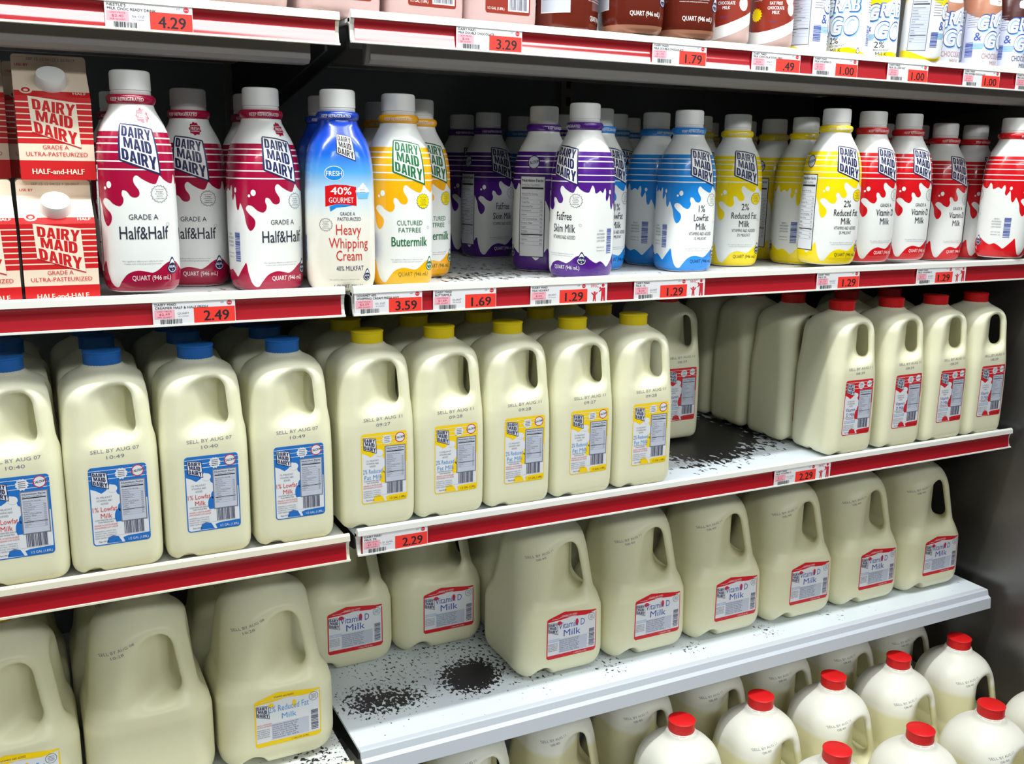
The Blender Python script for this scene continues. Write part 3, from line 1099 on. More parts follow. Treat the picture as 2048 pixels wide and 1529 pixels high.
def surface_nets(fn, lo, hi, h):
    ax = [np.arange(lo[i], hi[i]+h, h) for i in range(3)]
    X, Y, Z = np.meshgrid(*ax, indexing='ij')
    V = fn(X, Y, Z)
    S = V < 0
    nx, ny, nz = V.shape
    acc = np.zeros((nx-1, ny-1, nz-1, 3))
    cnt = np.zeros((nx-1, ny-1, nz-1))
    corners = [(i, j, k) for i in (0, 1) for j in (0, 1) for k in (0, 1)]

    def sub(A, c):
        return A[c[0]:nx-1+c[0], c[1]:ny-1+c[1], c[2]:nz-1+c[2]]
    for p in corners:
        for q in corners:
            if sum(abs(p[i]-q[i]) for i in range(3)) == 1 and p < q:
                vp, vq = sub(V, p), sub(V, q)
                m = (vp < 0) != (vq < 0)
                t = np.where(m, vp/np.where(m, vp-vq, 1), 0)
                for i in range(3):
                    acc[..., i] += np.where(m, p[i]+(q[i]-p[i])*t, 0)
                cnt += m
    act = cnt > 0
    idx = -np.ones(act.shape, dtype=np.int64)
    idx[act] = np.arange(act.sum())
    I = np.argwhere(act)
    P = (I+acc[act]/cnt[act][:, None])*h+np.array([a[0] for a in ax])
    quads = []
    for axis in range(3):
        s0 = [slice(1, -1)]*3
        s0[axis] = slice(0, -1)
        s1 = [slice(1, -1)]*3
        s1[axis] = slice(1, None)
        a, b = S[tuple(s0)], S[tuple(s1)]
        W = np.argwhere(a != b)
        off = np.array([1, 1, 1])
        off[axis] = 0
        W2 = W+off
        u, v = [(1, 2), (2, 0), (0, 1)][axis]
        eu, ev = np.zeros(3, int), np.zeros(3, int)
        eu[u], ev[v] = 1, 1
        q = [idx[tuple((W2-eu-ev).T)], idx[tuple((W2-ev).T)], idx[tuple(W2.T)], idx[tuple((W2-eu).T)]]
        q = np.stack(q, 1)
        fl = a[tuple(W.T)]
        q[~fl] = q[~fl][:, ::-1]
        quads.append(q)
    Q = np.concatenate(quads)
    e = h*0.05
    for _ in range(3):
        f = fn(P[:, 0], P[:, 1], P[:, 2])
        g = np.stack([fn(P[:, 0]+e, P[:, 1], P[:, 2])-f, fn(P[:, 0], P[:, 1]+e, P[:, 2])-f, fn(P[:, 0], P[:, 1], P[:, 2]+e)-f], 1)/e
        st = f/np.maximum((g*g).sum(1), 0.2)
        P -= g*np.clip(st, -h*0.5, h*0.5)[:, None]
    return P, Q


def jug_mesh(fn, w, top, h, material):
    P, Q = surface_nets(fn, (-w, -w, -0.006), (w, w, top), h)
    me = mesh_from('jug_body', P.tolist(), Q.tolist(), [material], None, True)
    return me, BVHTree.FromPolygons(P.tolist(), Q.tolist())


HALF_ME, HALF_BVH = jug_mesh(sd_half, 0.056, 0.238, 0.0021, MILK_HALF)
GAL_ME, GAL_BVH = jug_mesh(sd_gallon, 0.084, 0.252, 0.0029, MILK_GALLON)
FULL_ME = GAL_ME.copy()
FULL_ME.materials.clear()
FULL_ME.materials.append(milk_mat('milk_full_gallon_plastic', (231, 228, 194), (232, 230, 202), 0.20, 0.225))
PINK_ME = HALF_ME.copy()
PINK_ME.materials.clear()
PINK_ME.materials.append(PINK_MILK)


def jug_cap(z0, r, hh, material):
    mb = MB()
    mb.lathe([(r*0.97, z0), (r, z0+0.0008), (r, z0+hh*0.3), (r*1.0, z0+hh-0.0025), (r*1.03, z0+hh-0.002), (r*1.03, z0+hh-0.0008), (r*0.97, z0+hh), (r*0.2, z0+hh-0.0003)], 72, rib=0.0005, ribz=(z0+0.0007, z0+hh-0.0024))
    return mb.mesh('cap', material, smooth=True)


CAPS = {(k, z): jug_cap(z, r, hh, m) for (k, m) in (('blue', CAP_BLUE), ('yellow', CAP_YELLOW), ('red', CAP_RED)) for (z, r, hh) in ((0.2285, 0.0198, 0.0165), (0.2435, 0.0204, 0.0175))}


def tab_mesh(z0, r, material):
    mb = MB()
    pts = [(r*0.99, 0, z0+0.002), (r*1.12, -0.002, z0-0.003), (r*1.3, -0.004, z0-0.010), (r*1.45, -0.004, z0-0.016)]
    b = len(mb.V)
    for (x, y, z) in pts:
        mb.V += [(x, y-0.0026, z), (x, y+0.0026, z), (x-0.0015, y+0.0026, z-0.0006), (x-0.0015, y-0.0026, z-0.0006)]
    for i in range(3):
        for k in range(4):
            mb.F.append([b+4*i+k, b+4*i+(k+1) % 4, b+4*i+4+(k+1) % 4, b+4*i+4+k])
            mb.M.append(0)
    mb.F += [[b, b+3, b+2, b+1], [b+12, b+13, b+14, b+15]]
    mb.M += [0, 0]
    return mb.mesh('tear_tab', material)


def half_label(colr, lines, name_ink):
    a = Art()
    x0, x1, z0, z1 = -0.026, 0.034, 0.034, 0.124
    a.rrect(x0, z0, x1, z1, 0.004, colr, 0)
    a.rrect(x0+0.0012, z0+0.0012, x1-0.0012, z1-0.0012, 0.003, LAB_WHITE, 1)
    # colour field at the top with thin white rules, tapering down the middle as a splash
    top = [(x1-0.0012, z1-0.0012), (x0+0.0012, z1-0.0012), (x0+0.0012, z1-0.024), (x0+0.006, z1-0.026), (x0+0.012, z1-0.030), (x0+0.017, z1-0.027), (x0+0.021, z1-0.020), (x0+0.0255, z1-0.022), (x0+0.028, z1-0.032), (x0+0.031, z1-0.034), (x0+0.033, z1-0.040), (x1-0.0012, z1-0.040)]
    a.poly(top, colr, 2)
    for dz in (0.004, 0.009, 0.014):
        a.rect(x0, z1-dz-0.0003, x1, z1-dz+0.0003, LAB_WHITE, 3)
    a.ell(x0+0.0235, z1-0.0255, 0.005, 0.0045, LAB_WHITE, 3)
    a.ell(x0+0.0285, z1-0.058, 0.0045, 0.009, colr, 2)
    a.ell(x0+0.031, z1-0.048, 0.0032, 0.005, colr, 2)
    a.poly([(x0+0.014, z0+0.002), (x0+0.016, z0+0.0085), (x0+0.021, z0+0.0105), (x0+0.0265, z0+0.0085), (x0+0.030, z0+0.0015)], colr, 2)
    a.poly([(x0+0.033, z0+0.0012), (x0+0.031, z0+0.0065), (x0+0.036, z0+0.008), (x1-0.0012, z0+0.009), (x1-0.0012, z0+0.0012)], colr, 2)
    a.text('1/2 GAL (1.89L)', x1-0.013, z0+0.0040, 0.0028, LAB_WHITE if colr is LAB_BLUE else INK_BLACK, 4, w=0.021)
    logo(a, x0+0.0115, z1-0.0150, 0.0000405, INK_NAVY, LAB_WHITE, INK_NAVY, 4)
    a.star(x0+0.0335, z1-0.0095, 0.0068, 0.0056, 12, LAB_WHITE, 4)
    for q in range(4):
        a.rect(x0+0.030, z1-0.0065-0.0021*q, x0+0.037, z1-0.0059-0.0021*q, INK_NAVY, 5)
    a.ell(x0+0.0505, z1-0.0080, 0.0066, 0.0066, TAG_RED, 4)
    a.ell(x0+0.0505, z1-0.0080, 0.0056, 0.0056, LAB_WHITE, 5)
    a.text('CALCIUM', x0+0.0505, z1-0.0078, 0.0026, INK_NAVY, 6, w=0.0115, bold=0.02, rot=0.1)
    for i, t in enumerate(['1% MILKFAT', 'VITAMINS A&D', 'ADDED']):
        a.text(t, x0+0.0145, z1-0.0345-0.0036*i, 0.0021, INK_GREY, 4, w=0.016 if i < 2 else 0.008)
    for i, t in enumerate(lines):
        a.text(t, x0+0.0145+0.001*i, z1-0.0480-0.0078*i, 0.0056, name_ink, 4, w=min(0.025, 0.0029*len(t)))
    for i, t in enumerate(['CONTAINS 50% LESS FAT', 'THAN WHOLE MILK']):
        a.text(t, x0+0.0145, z1-0.0605-0.0026*i, 0.0016, INK_NAVY, 4, w=0.022-0.006*i)
    for i, t in enumerate(['GRADE A PASTEURIZED', 'HOMOGENIZED LOW SODIUM']):
        a.text(t, x0+0.0145, z1-0.0665-0.0028*i, 0.0018, INK_RED if colr is not LAB_RED else INK_SKY, 4, w=0.024)
    for i, t in enumerate(['INGREDIENTS: LOWFAT MILK', 'NONFAT MILK, VITAMIN A', 'PALMITATE, VITAMIN D3', 'KEEP REFRIGERATED']):
        a.text(t, x0+0.0135, z1-0.0735-0.0026*i, 0.0015, INK_GREY, 4, w=0.022)
    a.text('Plant 04-08', x0+0.011, z0+0.0045, 0.0018, INK_NAVY, 4, w=0.010)
    nutrition(a, x0+0.0315, z0+0.0260, x1-0.0035, z1-0.0185, 4, INK_GREY, fill=NUTR_GREY)
    a.rect(x0+0.026, z0+0.0100, x1-0.0040, z0+0.0255, LAB_WHITE, 3)
    a.bars(x0+0.033, z0+0.0105, x1-0.006, z0+0.0250, 26, INK_NAVY, 5, horizontal=False)
    return a


def stamp_art(l1, l2, cx, cz, h, rot=0.0):
    a = Art()
    a.text(l1, cx, cz, h, INK_GREY, 0, w=h*12.5, rot=rot)
    a.text(l2, cx, cz-h*1.9, h, INK_GREY, 0, w=h*4.6, rot=rot)
    return a


def gallon_label(colr, name_lines, name_ink):
    a = Art()
    x0, x1, z0, z1 = -0.034, 0.052, 0.034, 0.098
    pk = x0+0.030
    a.poly([(x0, z0+0.003), (x0+0.003, z0), (x1-0.003, z0), (x1, z0+0.003), (x1, z1+0.001), (x1-0.002, z1+0.002), (pk, z1+0.008), (x0+0.002, z1+0.001), (x0, z1-0.001)], colr, 0)
    a.poly([(x0+0.0018, z0+0.006), (x1-0.0018, z0+0.006), (x1-0.0018, z1-0.0005), (x1-0.02, z1-0.003), (pk+0.012, z1-0.001), (pk-0.006, z1-0.003), (x0+0.0018, z1-0.004)], LAB_WHITE, 1)
    for q in range(3):
        a.rect(x0+0.008+0.014*q, z1-0.0008+0.0015*(q % 2), x0+0.022+0.014*q, z1-0.0003+0.0015*(q % 2), LAB_WHITE, 2)
    a.text('VITAMINS A&D ADDED', pk+0.008, z1+0.0022, 0.0022, INK_BLACK if colr is LAB_YELLOW else LAB_WHITE, 2, w=0.026)
    logo(a, x0+0.0105, z1-0.0155, 0.0000395, INK_NAVY, LAB_WHITE, INK_NAVY, 2)
    for (t, x, z, h, w) in name_lines:
        a.text(t, x, z, h, name_ink, 3, w=w)
    a.ell(pk+0.021, z1-0.0115, 0.0028, 0.0055, colr, 2)
    a.ell(pk-0.009, z1-0.0080, 0.004, 0.0032, colr, 2)
    a.ell(x1-0.0095, z1-0.0075, 0.0062, 0.0062, INK_GREEN, 2)
    a.ell(x1-0.0095, z1-0.0075, 0.0056, 0.0056, LAB_WHITE, 3)
    for q in range(4):
        a.rect(x1-0.0130, z1-0.0050-0.0018*q, x1-0.0060, z1-0.0045-0.0018*q, INK_NAVY, 4)
    # small print columns and the facts table
    for i, t in enumerate(['GRADE A PASTEURIZED', 'HOMOGENIZED']):
        a.text(t, x0+0.012, z1-0.0330-0.0028*i, 0.0018, INK_RED if colr is LAB_YELLOW else INK_SKY, 3, w=0.019)
    for i, t in enumerate(['INGREDIENTS: MILK', 'VITAMIN D3', 'KEEP REFRIGERATED', 'DAIRY MAID DAIRY', 'PHOENIX, ARIZONA']):
        a.text(t, x0+0.0105, z1-0.0400-0.0026*i, 0.0016, INK_NAVY, 3, w=0.016)
    a.rect(x0+0.021, z0+0.0075, x1-0.0165, z0+0.030, NUTR_GREY, 2)
    for i, t in enumerate(['Nutrition Facts  Amount/serving  %DV', 'Calories 150  Total Fat 8g  12%', 'Sat. Fat 5g 25%  Cholesterol 35mg', 'Sodium 120mg 5%  Carb. 12g 4%', 'Sugars 11g  Protein 8g', 'Vitamin A 6%  Calcium 30%', 'Vitamin D 25%']):
        a.text(t, x0+0.022, z0+0.0280-0.0030*i, 0.0018, INK_NAVY, 3, w=0.034-0.002*(i % 3), align='L')
    a.rect(x1-0.0150, z0+0.0075, x1-0.0025, z0+0.041, LAB_WHITE, 2)
    a.bars(x1-0.0135, z0+0.0090, x1-0.0040, z0+0.038, 26, INK_NAVY, 3)
    a.text('1 GALLON (3.78L)', x0+0.058, z0+0.0028, 0.0022, INK_BLACK if colr is LAB_YELLOW else LAB_WHITE, 2, w=0.022)
    return a


def make_half(cap, body, label_art, stamp, material=None, labelled=True):
    t = thing('half_gallon_jug', '', 'jug')
    link('jug_body', body, t)
    if cap:
        link('cap', CAPS[(cap, 0.2285)], t)
        link('tear_tab', tab_mesh(0.2285, 0.0198, {'blue': CAP_BLUE, 'yellow': CLEAR_RING, 'red': CAP_RED}[cap]), t)
    if labelled:
        label_art.build('paper_label', front_cast(HALF_BVH), t)
        stamp.build('date_stamp', front_cast(HALF_BVH), t, step=0)
    return t


_c = MB()
_c.lathe([(0.0186, 0.2375), (0.0218, 0.2382), (0.0228, 0.2392), (0.0228, 0.2405), (0.0214, 0.2414), (0.0226, 0.2420), (0.0226, 0.2430), (0.0190, 0.2434)], 48)
COLLAR = _c.mesh('neck_collar', CLEAR_RING, smooth=True)


def make_gallon(cap, label_art, stamp, body=None):
    t = thing('gallon_jug', '', 'jug')
    link('jug_body', body or GAL_ME, t)
    link('neck_collar', COLLAR, t)
    if cap:
        link('cap', CAPS[(cap, 0.2435)], t)
        link('tear_tab', tab_mesh(0.2435, 0.0202, {'yellow': CAP_YELLOW, 'red': CAP_RED}[cap]), t)
    if label_art is not None:
        label_art.build('paper_label', front_cast(GAL_BVH), t)
    if stamp is not None:
        stamp.build('date_stamp', front_cast(GAL_BVH), t, step=0)
    return t


# ------------------------------------------------------------------ cartons


def make_carton():
    t = thing('milk_carton', '', 'carton')
    w, H, zr, zf = 0.0355, 0.083, 0.1105, 0.1265
    mb = MB()
    V = [(-w, -w, 0), (w, -w, 0), (w, w, 0), (-w, w, 0), (-w, -w, H), (w, -w, H), (w, w, H), (-w, w, H), (-w, -0.0009, zr), (w, -0.0009, zr), (w, 0.0009, zr), (-w, 0.0009, zr), (-w*0.62, 0, H+0.009), (w*0.62, 0, H+0.009)]
    mb.V = V
    F = [(0, 3, 2, 1), (0, 1, 5, 4), (1, 2, 6, 5), (2, 3, 7, 6), (3, 0, 4, 7), (4, 5, 9, 8), (6, 7, 11, 10), (8, 9, 10, 11), (5, 13, 9), (6, 10, 13), (5, 6, 13), (4, 8, 12), (7, 12, 11), (4, 12, 7), (9, 13, 10), (8, 11, 12)]
    mb.F = [list(f) for f in F]
    mb.M = [0]*len(F)
    link('carton_body', mb.mesh('carton_body', CARTON_CREAM, bevel=0.0), t)
    fin = MB()
    pts = [(-w, zr-0.002), (w, zr-0.002), (w, zf-0.003), (w-0.001, zf-0.001), (w-0.003, zf), (-w+0.003, zf), (-w+0.001, zf-0.001), (-w, zf-0.003)]
    n = len(pts)
    fin.V = [(x, -0.0013, z) for x, z in pts]+[(x, 0.0013, z) for x, z in pts]
    fin.F = [list(range(n)), list(range(2*n-1, n-1, -1))]+[[i, i+n, (i+1) % n+n, (i+1) % n] for i in range(n)]
    fin.M = [0]*len(fin.F)
    f = link('top_seam', fin.mesh('top_seam', CARTON_CREAM), t)
    b = Art()
    b.text('SEP 15 12 04122 1 20-0017', 0.002, zf-0.0042, 0.0028, INK_GREY, 0, w=0.046)
    b.text('USE BY', -0.026, zf-0.0105, 0.0026, CARTON_RED, 0, w=0.0125, bold=0.02)
    b.build('seam_lettering', lambda X, Z, O: np.stack([X, -0.0013-O, Z], 1), f, step=0)
    # front panel, wrapping a little on the sides
    a = Art()
    for k in range(4):
        x0 = -w+k*2*w
        a.rect(x0, 0.0365, x0+2*w, H, CARTON_RED, 0)
        a.rect(x0, 0.0, x0+2*w, 0.0195, CARTON_RED, 0)
        for i in range(7):
            z = 0.0775-0.0059*i
            a.rect(x0, z-0.0006, x0+2*w, z+0.0006, INK_CREAM, 1)
        a.text('HALF-and-HALF', x0+w, 0.0085, 0.0055, INK_CREAM, 3, w=0.049, bold=0.025)
        a.text('GRADE A', x0+w-0.001, 0.0330, 0.0042, CARTON_RED, 3, w=0.0245)
        a.text('ULTRA-PASTEURIZED', x0+w, 0.0260, 0.0042, CARTON_RED, 3, w=0.058)

        def P(x, y, x0=x0):
            return (x0+w+(x-585)*0.000092, 0.0595-(y-800)*0.000092)
        a.poly([P(330, 540), P(815, 598), P(840, 1100), P(350, 935)], CARTON_RED, 2)
        a.poly([P(330, 540), P(815, 598), P(838, 1088), P(350, 922)], INK_CREAM, 3)
        block_word(a, 'DAIRY', [P(368, 570), P(805, 620), P(790, 750), P(372, 680)], CARTON_RED, 4)
        block_word(a, 'MAID', [P(395, 690), P(770, 752), P(765, 885), P(400, 800)], CARTON_RED, 4)
        block_word(a, 'DAIRY', [P(370, 810), P(805, 925), P(800, 1065), P(378, 930)], CARTON_RED, 4)

    def wrap(X, Z, O):
        out = []
        for x, z, o in zip(X, Z, O):
            s = (x+w)/(2*w)
            k = min(3, max(0, int(s+1e-6)))
            u = -w+(s-k)*2*w
            out.append({0: (u, -w-o, z), 1: (w+o, u, z), 2: (-u, w+o, z), 3: (-w-o, -u, z)}[k])
        return np.array(out)
    # keep every face on one side of the carton
    a.build('printed_panel', wrap, t, step=0, off0=0.00015, dl=0.00008)
    r = Art()
    L = math.hypot(w, zr-H)
    r.rect(-w, 0.0, w, L-0.001, CARTON_RED, 0)
    r.ell(-0.0245, 0.010, 0.006, 0.006, INK_CREAM, 1)
    r.ell(-0.0245, 0.0105, 0.0042, 0.0042, CARTON_RED, 2)
    r.ell(-0.0245, 0.010, 0.0022, 0.0022, INK_CREAM, 3)
    for i, s in enumerate(['HALF', '-and-', 'HALF']):
        r.text(s, 0.0255, 0.022-0.0075*i, 0.0038, INK_CREAM, 1, w=0.0125 if i != 1 else 0.0115, bold=0.02)

    def slope(X, Z, O):
        ca, sa = w/L, (zr-H)/L
        return np.stack([X, -w+Z*ca-O*sa, H+Z*sa+O*ca], 1)
    r.build('roof_print', slope, t, step=0)
    cp = MB()
    cp.lathe([(0.0150, -0.002), (0.0152, 0.0), (0.0150, 0.002), (0.0148, 0.010), (0.0138, 0.0122), (0.0115, 0.0132), (0.003, 0.0134)], 64, rib=0.0004, ribz=(0.001, 0.0105))
    me = cp.mesh('cap', CAP_WHITE, smooth=True)
    me.transform(Matrix.Translation((0, -w*0.5, (H+zr)/2)) @ Matrix.Rotation(math.atan2(zr-H, w), 4, 'X'))
    link('cap', me, t)
    return t


# ------------------------------------------------------------------ copying


def dup(root, loc, rotz, label, group=None):
    r = root.copy()
    COL.objects.link(r)
    r.location = loc
    r.rotation_euler = (0, 0, rotz)
    r['label'] = label
    if group:
        r['group'] = group
    elif 'group' in r:
        del r['group']
    for ch in list(root.children):
        c = ch.copy()
        COL.objects.link(c)
        c.parent = r
        for g in list(ch.children):
            d = g.copy()
            COL.objects.link(d)
            d.parent = c
    return r


class Stock:
    """first placement moves the prototype, later ones copy it"""
    def __init__(self, root):
        self.root, self.used = root, False

    def put(self, loc, deg, label, group=None, tilt=0.0):
        if not self.used:
            self.used = True
            o = self.root
            o.location = loc
            o['label'] = label
            if group:
                o['group'] = group
        else:
            o = dup(self.root, loc, 0, label, group)
        o.rotation_euler = (math.radians(tilt), 0, math.radians(deg)) if not isinstance(tilt, tuple) else (math.radians(tilt[0]), math.radians(tilt[1]), math.radians(deg))
        if not isinstance(tilt, tuple) and tilt:
            # lean back in shelf space after the turn
            o.rotation_euler = (Matrix.Rotation(math.radians(tilt), 3, 'X') @ Matrix.Rotation(math.radians(deg), 3, 'Z')).to_euler()
        return o


# ------------------------------------------------------------------ setting
FLOOR_Z = 0.0
XL, XJ, XR = -1.225, 0.0, 1.216
BACK = 0.56
ZA, ZB, ZC, ZD, ZE = 1.509, 1.202, 0.900, 0.5905, 0.253   # heights of the rail tops and the lowest deck

mb = MB()
mb.box(-2.6, 3.2, -3.4, 0.70, -0.05, 0.0)
struct(link('floor', mb.mesh('floor', FLOOR_MAT)))
mb = MB()
mb.box(XL-0.06, XR+0.08, BACK, BACK+0.06, 0.0, 2.3)
wb = struct(link('wall_back', mb.mesh('wall_back', BACK_WALL)))
# slotted upright rails on the back wall
mb = MB()
for x in (-0.61, -0.012, 0.60):
    mb.box(x-0.015, x+0.015, BACK-0.012, BACK+0.002, 0.25, 2.25)
up = struct(link('trim_1', mb.mesh('trim_1', SHELF_GREY)))
mb = MB()
for x in (-0.61, -0.012, 0.60):
    for k in range(60):
        mb.box(x-0.004, x+0.004, BACK-0.0135, BACK-0.010, 0.30+0.032*k, 0.316+0.032*k)
struct(link('slot', mb.mesh('slot', DARK_METAL), up))
mb = MB()
mb.box(XR+0.018, XR+0.06, -0.60, BACK, 0.0, 2.3)
struct(link('wall_right', mb.mesh('wall_right', PANEL, bevel=0.002)))
mb = MB()
mb.box(XL-0.06, XL-0.018, -0.35, BACK, 0.0, 2.3)
struct(link('wall_left', mb.mesh('wall_left', PANEL, bevel=0.002)))

# ------------------------------------------------------------------ shelves
DECK_PLAIN = deck_mat('white_shelf_paint', (212, 214, 212), [], 0.78, 200)
DECK_B = deck_mat('worn_shelf_paint_upper', (208, 210, 210), [(0.28, 0.16, 0.22, 0.12), (0.20, 0.10, 0.10, 0.08)], 0.66, 160, (1, 0.4, 1))
DECK_C = deck_mat('worn_shelf_paint_middle', (214, 222, 232), [(0.70, 0.21, 0.17, 0.52), (0.60, 0.11, 0.12, 0.30), (0.62, 0.30, 0.2, 0.4)], 0.70, 120, (1, 0.45, 1))
DECK_D = deck_mat('worn_shelf_paint_lower', (220, 228, 236), [(0.205, 0.108, 0.060, 0.42), (0.225, 0.135, 0.055, 0.22), (0.052, 0.110, 0.065, 0.30), (0.110, 0.100, 0.05, 0.20), (0.12, 0.19, 0.16, 0.12), (0.30, 0.10, 0.10, 0.12), (0.42, 0.06, 0.05, 0.16), (0.57, 0.05, 0.05, 0.15), (0.72, 0.05, 0.05, 0.14), (0.30, 0.22, 0.16, 0.14), (0.87, 0.05, 0.05, 0.12)], 0.70, 190, (1, 0.7, 1))
DECK_DL = deck_mat('worn_shelf_paint_lower_left', (218, 222, 220), [(-0.18, 0.035, 0.05, 0.30), (-0.05, 0.03, 0.07, 0.22), (-0.02, 0.10, 0.06, 0.15)], 0.70, 190)


def shelf(x0, x1, z, deckm, label, rail=SHELF_WHITE, depth=BACK, priced=True, y=0.0, lip=0.0085, channel=0.0):
    t = thing('cooler_shelf', label, 'shelf', (0, 0, z), 0, 'steel shelf sections of the dairy cooler')
    g = 0.0015
    fl = -lip if priced else 0.0
    d = MB()
    d.box(x0+g, x1-g, y+(0.003 if priced else 0.012), depth-0.0005, fl-0.004, fl)
    link('deck', d.mesh('deck', deckm), t)
    # folded front channel under the deck
    u = MB()
    if channel:
        u.extrude_x([(y+0.016, fl-0.004), (y+0.016, -0.050), (y+0.022, -0.0545), (y+0.045, -0.0545), (y+0.045, fl-0.004)], x0+0.03, x1-0.03)
    else:
        u.extrude_x([(y+0.07, fl-0.004), (y+0.07, -0.024), (y+0.10, -0.024), (y+0.10, fl-0.004)], x0+0.03, x1-0.03)
    u.extrude_x([(y+0.26, fl-0.004), (y+0.26, -0.034), (y+0.30, -0.034), (y+0.30, fl-0.004)], x0+0.06, x1-0.06)
    link('support_channel', u.mesh('support_channel', SHELF_GREY), t)
    for x in (x0+0.008, x1-0.008):
        b = MB()
        b.V = []
        prof = [(0.03, fl-0.005), (0.03, fl-0.03), (depth-0.06, fl-0.10), (depth-0.001, fl-0.10), (depth-0.001, fl-0.005)]
        b.extrude_x(prof, x-0.0015, x+0.0015)
        link('bracket', b.mesh('bracket', DARK_METAL), t)
    r = MB()
    if priced:
        pr = [(y+0.0100, -0.0085), (y+0.0030, -0.0020), (y+0.0022, -0.0004), (y+0.0010, 0.0), (y-0.0010, 0.0), (y-0.0022, -0.0006), (y-0.0034, -0.0022), (y-0.0042, -0.0088), (y-0.0028, -0.0090), (y-0.0018, -0.0085), (y+0.0012, -0.0150), (y+0.0020, -0.0215), (y+0.0010, -0.0275), (y-0.0012, -0.0332), (y-0.0030, -0.0330), (y-0.0042, -0.0332), (y-0.0044, -0.0352), (y-0.0030, -0.0358), (y+0.0005, -0.0352), (y+0.0050, -0.0280), (y+0.0060, -0.0150), (y+0.0100, -0.0120)]
        r.extrude_x(pr, x0+g, x1-g)
        rl = link('price_rail', r.mesh('price_rail', rail), t)
        s = MB()
        f = [(y-0.0022, -0.0090), (y-0.0008, -0.0120), (y-0.0001, -0.0155), (y-0.0002, -0.0185), (y-0.0008, -0.0230), (y-0.00150, -0.0280), (y-0.0023, -0.0330)]
        f = spline(f, 6)
        s.extrude_x(f+[(yy+0.0006, zz) for yy, zz in f[::-1]], x0+0.006, x1-0.006)
        st = s.mesh('red_strip', RED_STRIP, smooth=True)
        link('red_strip', st, rl)
    else:
        pr = [(0.012, 0.0), (0.004, 0.0), (0.0015, -0.0010), (-0.0010, -0.0100), (-0.0065, -0.0135), (-0.0085, -0.0330), (-0.0065, -0.0335), (-0.0045, -0.0150), (0.0020, -0.0120), (0.0050, -0.004), (0.012, -0.004)]
        r.extrude_x(pr, x0+g, x1-g)
        link('front_flange', r.mesh('front_flange', rail), t)
    return t


shelf(XL, XJ-0.006, ZA-0.004, DECK_PLAIN, 'top left shelf section with red price strip, holding pinkish jugs cut off by the photo', rail=SHELF_CREAM, channel=1)
shelf(XJ+0.004, XR+0.01, ZA, DECK_PLAIN, 'top right shelf section with seven price tags under the small chocolate milk bottles', channel=1)
shelf(XL, XJ-0.006, ZB, DECK_B, 'upper left shelf section holding the red cartons and crimson bottles')
shelf(XJ+0.001, XR+0.01, ZB, DECK_B, 'upper right shelf section holding purple, blue, yellow and red quart bottles')
shelf(XL, XJ-0.006, ZC-0.004, DECK_PLAIN, 'middle left shelf section holding blue-capped half gallon jugs, cream lip over red strip', rail=SHELF_CREAM)
shelf(XJ+0.001, XR, ZC, DECK_C, 'middle right shelf section with black worn patch, holding yellow-labelled and red-labelled jugs')
shelf(XL, XJ-0.006, ZD-0.010, DECK_DL, 'lower left shelf section at the photo bottom holding yellow-labelled gallon jugs', rail=SHELF_CREAM)
shelf(XJ+0.001, XR-0.004, ZD, DECK_D, 'lower right shelf section with bare white front and black flecks, holding red-labelled gallons', priced=False, rail=mat('bluish_white_enamel', (200, 206, 216), 0.4))
# lowest deck that carries the front rows of gallons
t = thing('bottom_deck', 'lowest cooler deck under the rows of red-capped gallon jugs', 'shelf', (0, 0, 0))
d = MB()
d.box(XL, XR+0.016, -0.42, BACK-0.001, ZE-0.02, ZE)
link('deck', d.mesh('deck', DECK_PLAIN), t)
d = MB()
d.box(XL, XR+0.016, -0.40, -0.38, 0.0, ZE-0.02)
d.box(XL, XR+0.016, 0.40, 0.42, 0.0, ZE-0.02)
link('base', d.mesh('base', SHELF_GREY), t)

